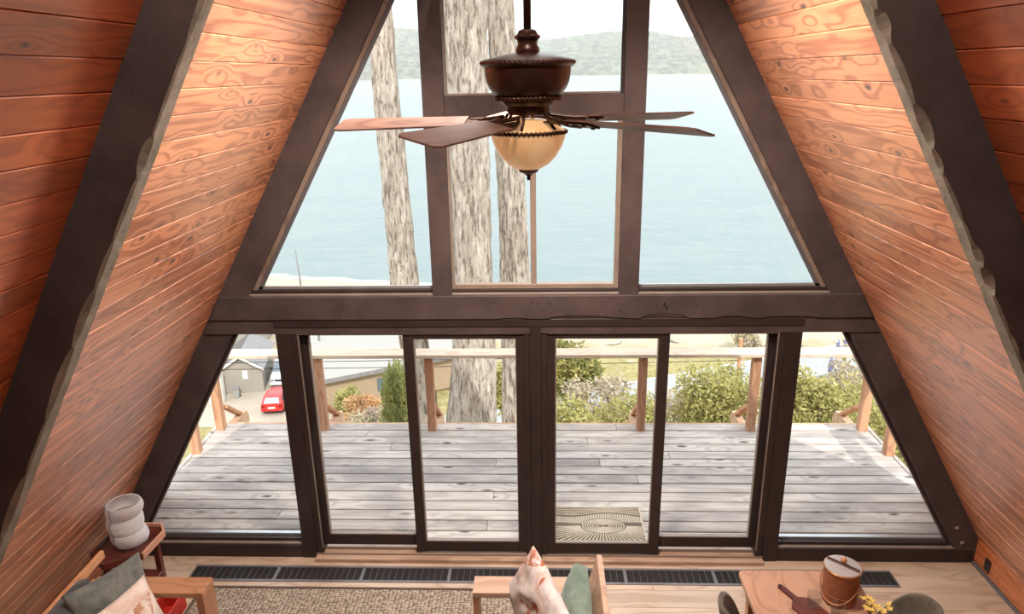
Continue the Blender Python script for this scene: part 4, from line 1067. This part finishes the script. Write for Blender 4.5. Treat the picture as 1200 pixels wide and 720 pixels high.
strip(0, 5.2, -22.3, -21.86, 'carriageway', M['asphalt']); strip(.1, .26, -21.87, -21.85, 'edge_line', M['paint']); strip(4.2, 4.34, -21.87, -21.85, 'edge_line', M['paint'])
struct(B().prism([(-34, -22.5), (-13, -22.5), (-13, -21.9), (-34, -21.9)], 45, 63).build('driveway', M['concrete']))
M['siding'] = plain('grey_siding', lin(150, 144, 136), .85, vary=.06, nscale=2)
M['shingle'] = plain('grey_shingle', lin(128, 126, 128), .9, vary=.12, nscale=3)
M['white'] = plain('white_paint', lin(224, 220, 214), .7, vary=.05)
M['darkglass'] = plain('dark_car_glass', (.10, .13, .16, 1), .12, vary=.05, spec=.8)
def gable_house(label, name, loc, rz, w, d, h, rh, wallm, roofm, door=True, over=.25):
    t = thing(name, label, 'building', loc, rz)
    B().prism([(-w/2, 0), (w/2, 0), (w/2, h), (0, h+rh), (-w/2, h)], 0, d).build('walls', wallm, t)
    for s in (-1, 1):
        L = math.hypot(w/2+over, rh*(w/2+over)/(w/2)); a = math.atan2(rh, w/2)
        B().box(0, L, -over, d+over, 0, .12, .01, T(0, 0, h+rh, 0, a if s > 0 else math.pi-a, 0) if s > 0 else T(0, 0, h+rh+.0, 0, math.pi-a, 0)).build('roof_slope', roofm, t)
        B().box(0, L, -over-.04, -over+.02, -.16 if s > 0 else .02, .02 if s > 0 else .2, 0, T(0, 0, h+rh, 0, a if s > 0 else math.pi-a, 0)).build('barge_board', M['white'], t)
    if door:
        B().box(.15, .55, -.03, .02, h*.55, h*.55+.75, .01).build('window', M['white'], t)
        B().box(-.22, .22, -.04, .02, h+rh*.35, h+rh*.35+.45, .01).build('gable_vent', M['shingle'], t)
    return t
gable_house('small grey gabled shed beside the parked cars', 'shed', (-25.4, 54.8, -21.9), .2, 3.5, 5.5, 2.35, 1.15, M['siding'], M['shingle'])
wb = thing('storage_bin', 'white storage bin standing against the shed wall', 'bin', (-26.9, 53.2, -21.9), .2)
B().box(-.55, .55, -.5, .5, 0, 2.3, .03).build('body', M['white'], wb); B().box(-.6, .6, -.55, .55, 2.3, 2.4, .03).build('lid', M['siding'], wb)
tr = thing('wheelie_bin', 'small dark wheelie bin by the shed corner', 'bin', (-25.55, 53.9, -21.9), .2)
B().lathe([(.25, .05), (.32, .9)], 4, T(rz=math.pi/4)).build('body', M['asphalt'], tr); B().box(-.26, .26, -.28, .26, .9, .97, .02).build('lid', M['shingle'], tr)
for sx in (-1, 1): B().lathe([(.09, -.03), (.09, .03)], 12, T(sx*.22, .2, .09, 0, math.pi/2)).build('wheel', M['black'], tr)
gable_house('grey house with a steep slate roof behind the shed', 'house', (-31.5, 64, -21.9), .15, 8, 9, 3.2, 3.4, M['siding'], M['shingle'], False)
# flat roofed house whose pale roof shows through the doors
M['palegravel'] = plain('pale_gravel_roof', lin(150, 146, 142), .95, vary=.05, nscale=3)
M['tanwall'] = plain('tan_stucco', lin(158, 138, 116), .9, vary=.06, nscale=3)
fh = thing('house', 'low house with a broad pale flat roof behind the pines', 'building', (-18.4, 49.8, -21.95), .49)
def plan(poly, z0, z1, nm, mt):
    v_, f_ = plate(poly, z0, z1); mesh(nm, v_, [q[::-1] for q in f_], mt, fh)
plan([(0.3, .4), (15, .4), (15, 10), (7, 13), (3.6, 13)], 0, 2.9, 'walls', M['tanwall'])
plan([(-.2, -.1), (15.6, -.1), (15.6, 10.6), (7, 13.6), (3.2, 13.6)], 2.9, 3.15, 'roof', M['palegravel'])
B().box(-.2, 15.65, -.16, -.08, 2.85, 3.2).build('fascia', M['shingle'], fh)
B().box(3.3, 3.45, -2.2, .42, 0, 1.7, .02).build('yard_wall', M['tanwall'], fh)
for x in (6, 9.5): B().box(x, x+1.3, .36, .42, 1.0, 2.2, .02).build('window', M['darkglass'], fh)
for x, y_, h_ in ((5.6, 11, .9), (7.1, 11.8, .7), (8.4, 10.6, .8), (3.2, 9.0, .6)):
    B().lathe([(.09, 0), (.09, h_-.15), (.16, h_-.15), (.16, h_), (.05, h_+.06)], 12, T(x, y_, 3.15)).build('roof_vent', M['shingle'], fh)
tn2 = thing('water_tank', 'small pale blue barrel standing by the house wall', 'barrel', (-13.4, 50.6, -21.95))
B().lathe([(.38, 0), (.42, .1), (.43, .6), (.42, 1.1), (.36, 1.2), (.1, 1.22)], 20).build('body', plain('pale_blue_plastic', lin(176, 186, 196), .6), tn2, 'auto')
for z in (.35, .85): B().lathe([(.425, z-.03), (.445, z), (.425, z+.03)], 20).build('hoop', M['siding'], tn2)
# vehicles
def vehicle(name, label, cat, loc, rz, L, Wd, prof, glassprof, bodym, wheel_r, axles, tail=True):
    """side profile in (y, z), rear at y=0, extruded across x with rounded shoulders"""
    t = thing(name, label, cat, loc, rz)
    def body(prof, w0, w1, zlo, zhi, nm, mt, par):
        n = len(prof); vs = []; k = 7
        for i in range(k):
            u = -1+2*i/(k-1); 
            for y_, z in prof:
                f = min(1, max(0, (z-zlo)/(zhi-zlo))); w = w0+(w1-w0)*f
                inset = .0 if abs(u) < .9 else .06
                cy = sum(p[0] for p in prof)/n; cz = sum(p[1] for p in prof)/n
                s_ = 1-inset
                vs.append((u*w/2, cy+(y_-cy)*s_, cz+(z-cz)*s_))
        fs = [(i*n+j, i*n+(j+1) % n, (i+1)*n+(j+1) % n, (i+1)*n+j) for i in range(k-1) for j in range(n)]
        fs += [tuple(range(n)), tuple(range(k*n-1, (k-1)*n-1, -1))]
        o = mesh(nm, vs, fs, mt, par)
        bm = bmesh.new(); bm.from_mesh(o.data); bmesh.ops.recalc_face_normals(bm, faces=bm.faces); bm.to_mesh(o.data); bm.free(); return o
    bo_ = body(prof, Wd, Wd*.80, .75, max(p[1] for p in prof), 'body', bodym, t)
    body(glassprof, Wd*.975, Wd*.80, .75, max(p[1] for p in prof), 'side_windows', M['darkglass'], t)
    for y_ in axles:
        for s in (-1, 1):
            wh = B().lathe([(wheel_r*.6, -.10), (wheel_r, -.09), (wheel_r, .09), (wheel_r*.6, .10)], 20, T(s*(Wd/2-.09), y_, wheel_r, 0, math.pi/2)).build('wheel', M['black'], t)
            B().lathe([(wheel_r*.55, -.104), (wheel_r*.55, .104)], 16, T(s*(Wd/2-.09), y_, wheel_r, 0, math.pi/2)).build('hub_cap', M['silver'], wh)
    return t
M['redcar'] = plain('red_car_paint', lin(190, 44, 44), .3, vary=.06, spec=.6)
M['vanwhite'] = plain('white_van_paint', lin(214, 220, 226), .35, vary=.04, spec=.5)
M['taillight'] = plain('tail_light', lin(150, 20, 26), .3); M['plate'] = plain('number_plate', lin(230, 226, 216), .5)
car = vehicle('car', 'red hatchback parked on the concrete yard', 'car', (-21.35, 50.6, -21.9), .12, 4.0, 1.72,
    [(.05, .35), (0, .55), (.05, .95), (.55, 1.38), (.9, 1.44), (1.9, 1.42), (2.75, .98), (3.85, .80), (4.0, .55), (3.95, .32), (2, .28)],
    [(.42, .98), (.72, 1.33), (1.85, 1.34), (2.5, .98)], M['redcar'], .31, (.75, 3.2))
B().add([(-.62, .12, 1.02), (.62, .12, 1.02), (.52, .47, 1.34), (-.52, .47, 1.34), (-.62, .09, 1.0), (.62, .09, 1.0), (.52, .44, 1.33), (-.52, .44, 1.33)], [(4, 5, 6, 7), (3, 2, 1, 0), (0, 1, 5, 4), (2, 3, 7, 6), (1, 2, 6, 5), (3, 0, 4, 7)]).build('rear_window', plain('bright_rear_glass', (.34, .38, .40, 1), .15, spec=.8), car)
for s in (-1, 1): B().box(s*.68-.13, s*.68+.13, -.03, .06, .70, .90, .02).build('tail_light', M['taillight'], car)
B().box(-.28, .28, -.035, .02, .58, .72, .01).build('number_plate', M['plate'], car)
B().box(-.84, .84, -.06, .12, .38, .55, .03).build('bumper', M['redcar'], car)
van = vehicle('van', 'white van parked beside the shed', 'van', (-22.6, 60.6, -21.9), math.pi+.05, 4.9, 1.95,
    [(0, .4), (0, 1.9), (.15, 2.1), (3.4, 2.12), (4.25, 1.25), (4.85, 1.05), (4.95, .5), (4.8, .35)],
    [(2.3, 1.25), (2.3, 1.85), (3.3, 1.85), (3.9, 1.25)], M['vanwhite'], .34, (.9, 3.9))
B().add([(-.85, 4.20, 1.33), (.85, 4.20, 1.33), (.72, 3.52, 2.03), (-.72, 3.52, 2.03), (-.85, 4.26, 1.35), (.85, 4.26, 1.35), (.72, 3.58, 2.06), (-.72, 3.58, 2.06)], [(4, 5, 6, 7), (3, 2, 1, 0), (0, 1, 5, 4), (2, 3, 7, 6), (1, 2, 6, 5), (3, 0, 4, 7)]).build('windscreen', M['darkglass'], van)
for s in (-1, 1):
    B().box(s*.72-.16, s*.72+.16, 4.86, 4.98, .72, .92, .02).build('head_light', M['silver'], van)
    B().box(s*1.1-.1, s*1.1+.1, 3.75, 3.85, 1.3, 1.55, .02).build('wing_mirror', M['black'], van)
B().box(-.5, .5, 4.9, 4.99, .72, .86, .01).build('grille', M['black'], van); B().box(-.95, .95, 4.85, 5.02, .38, .58, .03).build('bumper', M['vanwhite'], van)
# pole on the beach, wires across the yard
bp = thing('beach_pole', 'thin dark pole standing at the edge of the beach', 'pole', (-30.0, 85, -22.4))
B().tube([(0, 0, 0), (-.05, 0, 2.5), (-.22, 0, 5.75)], [.12, .11, .09], 8).build('mast', M['shingle'], bp, True)
B().lathe([(.22, 0), (.22, .15), (.14, .2)], 10).build('footing', M['concrete'], bp)
uw = thing('utility_wires', 'two thin utility wires crossing above the pale flat roof', 'wires', (-10, 40, -13))
for dz in (0, -.45): B().tube([(-22+44*i/20, 0, dz+.2+.01*(i-10)**2*.12+.0075*(i-10)*4) for i in range(21)], .022, 6).build('wire', M['black'], uw)
up_ = None
for x in (-22, 22):
    B().tube([(x, 0, -10), (x, 0, 1.6)], [.16, .12], 10).build('pole', M['railpost'], uw)
    B().box(x-.05, x+.05, -.8, .8, .5, .62).build('cross_arm', M['railpost'], uw)
# driftwood and stones on the sand
rr = random.Random(21)
for k in range(12):
    x, y_ = 8+(k % 4)*5.5+rr.uniform(0, 1.5), 67+(k//4)*4.5+rr.uniform(0, .8)
    p = [(0, 0, .12)]; a = rr.uniform(0, 6.28); L = rr.uniform(1.2, 3.2)
    for i in range(1, 6): p.append((L*i/5*math.cos(a+.25*math.sin(i+k)), L*i/5*math.sin(a+.25*math.sin(i+k)), .12+.04*rr.random()))
    o = B().tube(p, [.13, .14, .12, .1, .08, .04], 7).build('driftwood_log', M['deck'], None, True, (x, y_, ground_z(x, y_)))
    tag(o, 'grey driftwood log lying on the sand beyond the road', 'driftwood', 'driftwood on the beach')
